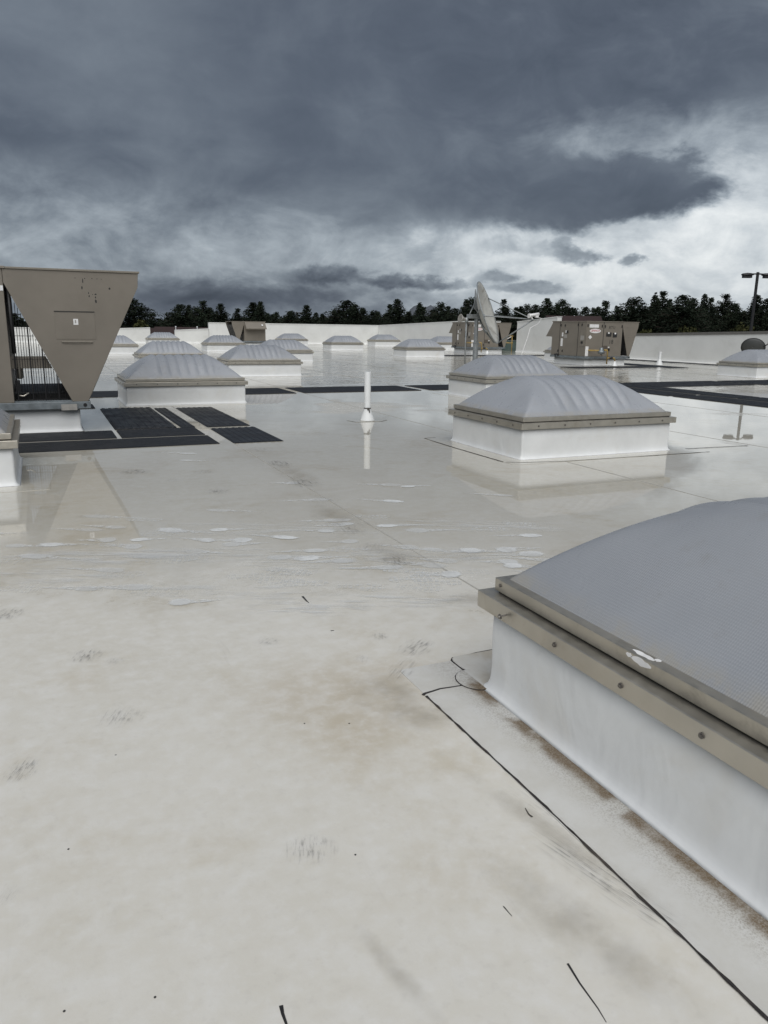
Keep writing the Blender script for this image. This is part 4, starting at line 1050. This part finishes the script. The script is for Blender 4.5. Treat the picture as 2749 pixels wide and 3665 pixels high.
# olive shrubs
def bush(label, x, y, wpx, dep, mt, seed):
    t_ = pd(x, y, dep); r = wpx*dep/FPX/2; rnd = random.Random(seed); v, f = [], []
    o = thing('leafy_tree', label, 'tree', (t_.x, t_.y, -7), 0, 'olive leafy trees'); H_ = t_.z+7
    for k in range(46):
        a = rnd.uniform(0, 6.28); q = rnd.random(); rr = r*math.sqrt(rnd.random())*math.sin(math.pi*min(.98, .25+.6*q))
        tri_tufts(v, f, Vector((math.cos(a)*rr, math.sin(a)*rr, H_-.3-(1-q)*3.2*max(1, r/2))), .55, 24, rnd, .3)
    mb = MB(); mb.v, mb.f = v, f; mb.build('crown', mt, o, recalc=False)
    mb = MB(); mb.tube([(0, 0, 0), (.1, 0, H_*.55), (0, 0, H_-.8)], .2, 7, .04)
    for a in (0.5, 2.4, 4.4): mb.tube([(.1, 0, H_*.5), (math.cos(a)*r*.6, math.sin(a)*r*.6, H_-1.4)], .09, 5, .03)
    mb.build('trunk', M['bark'], o)
bush('olive leafy tree at the left end of the treeline beside the big tan unit', 500, 1148, 44, 98, M['olive'], 1)
bush('olive green bush low in the wood right of unit number 18', 2312, 1174, 60, 84, M['olive'], 2)
bush('olive green bush low in the wood above the middle of the dark coping', 2470, 1168, 90, 88, M['olive'], 3)
bush('olive green bush low in the wood beside the tall light pole', 2672, 1160, 110, 90, M['olive'], 4)

# ================================================================== MARKS ON THE ROOF (flat stains)
def quad_mark(name, c, L, W_, ang, m__, z=.003):
    me = bpy.data.meshes.new(name)
    me.from_pydata([(-L/2, -W_/2, 0), (L/2, -W_/2, 0), (L/2, W_/2, 0), (-L/2, W_/2, 0)], [], [(0, 1, 2, 3)])
    uvl = me.uv_layers.new(name='UVMap')
    for lp, q in zip(uvl.data, ((0, 0), (1, 0), (1, 1), (0, 1))): lp.uv = q
    me.materials.append(m__)
    o = bpy.data.objects.new(name, me); COL.objects.link(o); o.parent = roof
    o.location = (c[0], c[1], z); o.rotation_euler = (0, 0, ang); return o
rnd = random.Random(21)
camr = -YAW
zk = [0]
def zz2(): zk[0] += 1; return .0028+.00003*zk[0]
FP = [(1060, 1792, 0), (870, 1830, 0), (1330, 1790, 0), (850, 1895, 0), (520, 1860, 1), (700, 1905, 0), (800, 1935, 0), (1190, 1875, 0), (1120, 1865, 0), (1330, 1850, 1), (1460, 1880, 0), (1580, 1898, 0), (1860, 1878, 1), (1820, 1918, 0), (1750, 1895, 1),
      (560, 1930, 0), (420, 1952, 0), (270, 1950, 0), (120, 1955, 0), (250, 1895, 0), (20, 2010, 1), (1200, 1940, 0), (1400, 1955, 0), (1480, 1965, 0), (1250, 1968, 1), (1090, 1992, 0), (1190, 1995, 0), (1620, 1975, 0), (1760, 2012, 0), (1880, 1965, 0), (1900, 2030, 0),
      (600, 2008, 1), (690, 2000, 1), (890, 2065, 1), (1000, 2080, 1), (1090, 2088, 1), (1030, 2045, 1), (1450, 2045, 1), (1470, 2072, 1), (1570, 2085, 1), (1560, 2058, 1), (1680, 2050, 1), (1500, 2105, 1), (1290, 2103, 1), (420, 2105, 1), (560, 2120, 1), (60, 2110, 1), (1000, 1730, 0), (1330, 1735, 0), (1510, 1740, 0), (720, 1650, 0), (620, 1622, 0), (1730, 1770, 0)]
for _ in range(30):
    FP.append((rnd.uniform(-20, 1900), rnd.triangular(1840, 2170, 2000), int(rnd.random() < .3)))
for x, y, t_ in FP:
    c = gp(x, y); ang = camr+rnd.uniform(-.25, .25)+(math.pi if rnd.random() < .4 else 0)
    if t_ == 0: quad_mark('footprint', c, rnd.uniform(.38, .75), .18*rnd.uniform(.75, 1.2), ang, M['sole'], zz2())
    else: quad_mark('footprint', c, .34, .18, ang, M['tread'], zz2())
for x, y, L, W_ in [(700, 1985, 1.5, .22), (1100, 2180, .9, .16), (300, 2000, 1.6, .25), (1500, 1990, 1.6, .25), (820, 2120, 1.4, .2), (150, 2060, 1.3, .25), (1700, 1880, 1.8, .3), (1150, 2025, 1.5, .18), (1450, 2150, 1.2, .18), (500, 1990, 1.8, .25), (950, 1900, 2.2, .3)]:
    quad_mark('water_smear', gp(x, y), L, W_*1.8, camr+rnd.uniform(-.06, .06), M['smear'], zz2())
for x, y, L, W_, a in [(1490, 2320, .20, .30, -.5), (1440, 2400, .16, .34, -.35), (1300, 2360, .12, .12, -.2), (430, 2570, .24, .20, 0), (1110, 3045, .22, .17, .1), (80, 2760, .14, .2, 0), (20, 3210, .08, .12, 0), (1930, 2900, .10, .50, .62), (2150, 3150, .14, .7, .66),
                       (30, 2200, .22, .25, 0), (960, 2300, .16, .14, -.3), (1330, 1960, .25, .35, -.2), (1250, 1900, .3, .4, .3), (1160, 1790, .35, .5, .4), (1080, 1730, .4, .6, .4), (1000, 1660, .35, .6, .4), (930, 1610, .5, .5, .4), (1420, 2010, .3, .3, .3), (1020, 2060, .25, .3, -.4),
                       (730, 1690, .3, .3, 0), (780, 1760, .3, .3, 0), (480, 1690, .4, .4, 0), (1690, 1995, .2, .2, .2), (620, 1720, .2, .3, .4), (1360, 2280, .12, .12, .3), (310, 2350, .2, .2, 0), (410, 2370, .12, .12, 0)]:
    quad_mark('scuff_mark', gp(x, y), L, W_, camr+a, M['scuff'], zz2())
for x, y, L, W_, a in [(1380, 2480, .45, .5, 0), (1700, 2150, .6, .35, 0), (1200, 1850, .5, 1.4, .42), (1060, 1700, .5, 1.8, .42), (1420, 1990, .4, .9, .42), (1500, 2560, .4, .35, .2), (2000, 3000, .12, 1.2, .64), (1430, 3500, .08, .5, .6), (2080, 3330, .25, .9, .66)]:
    quad_mark('dirt_patch', gp(x, y), L, W_, camr+a, M['grime'], zz2())
def sliver(pts, w0, w1):
    P_ = [gp(*p_) for p_ in pts]; mb = MB(); L_, R2_ = [], []
    for i, p_ in enumerate(P_):
        d = (P_[min(i+1, len(P_)-1)]-P_[max(i-1, 0)]).normalized(); s_ = Vector((-d.y, d.x, 0)); w_ = w0+(w1-w0)*i/(len(P_)-1)
        L_.append(p_+s_*w_/2); R2_.append(p_-s_*w_/2)
    mb.loft([[(q.x, q.y, .0005) for q in L_+R2_[::-1]], [(q.x, q.y, .0016) for q in L_+R2_[::-1]]]).build('scuff_line', M['ink'], roof)
sliver([(1006, 3600), (1012, 3630), (1030, 3680)], .010, .005)
sliver([(2032, 3450), (2075, 3520), (2140, 3610), (2170, 3660)], .006, .0012)
sliver([(1880, 2893), (1892, 2915), (1905, 2925)], .003, .008)
sliver([(1802, 3245), (1832, 3280)], .003, .001)
sliver([(1083, 2135), (1098, 2152), (1106, 2158)], .014, .003)
sliver([(1184, 2258), (1196, 2257)], .008, .004)
sliver([(1553, 2411), (1546, 2432)], .002, .0008)
for (x, y) in ((1250, 2590), (1090, 2590), (245, 3040), (555, 3570), (1850, 2730), (1272, 3060), (230, 3620), (1980, 2670)):
    p_ = gp(x, y); mb = MB(); mb.lathe([(.0030, .0), (.0034, .0015), (.0015, .003)], 6, (p_.x, p_.y)); mb.build('grit', M['ink'], roof)
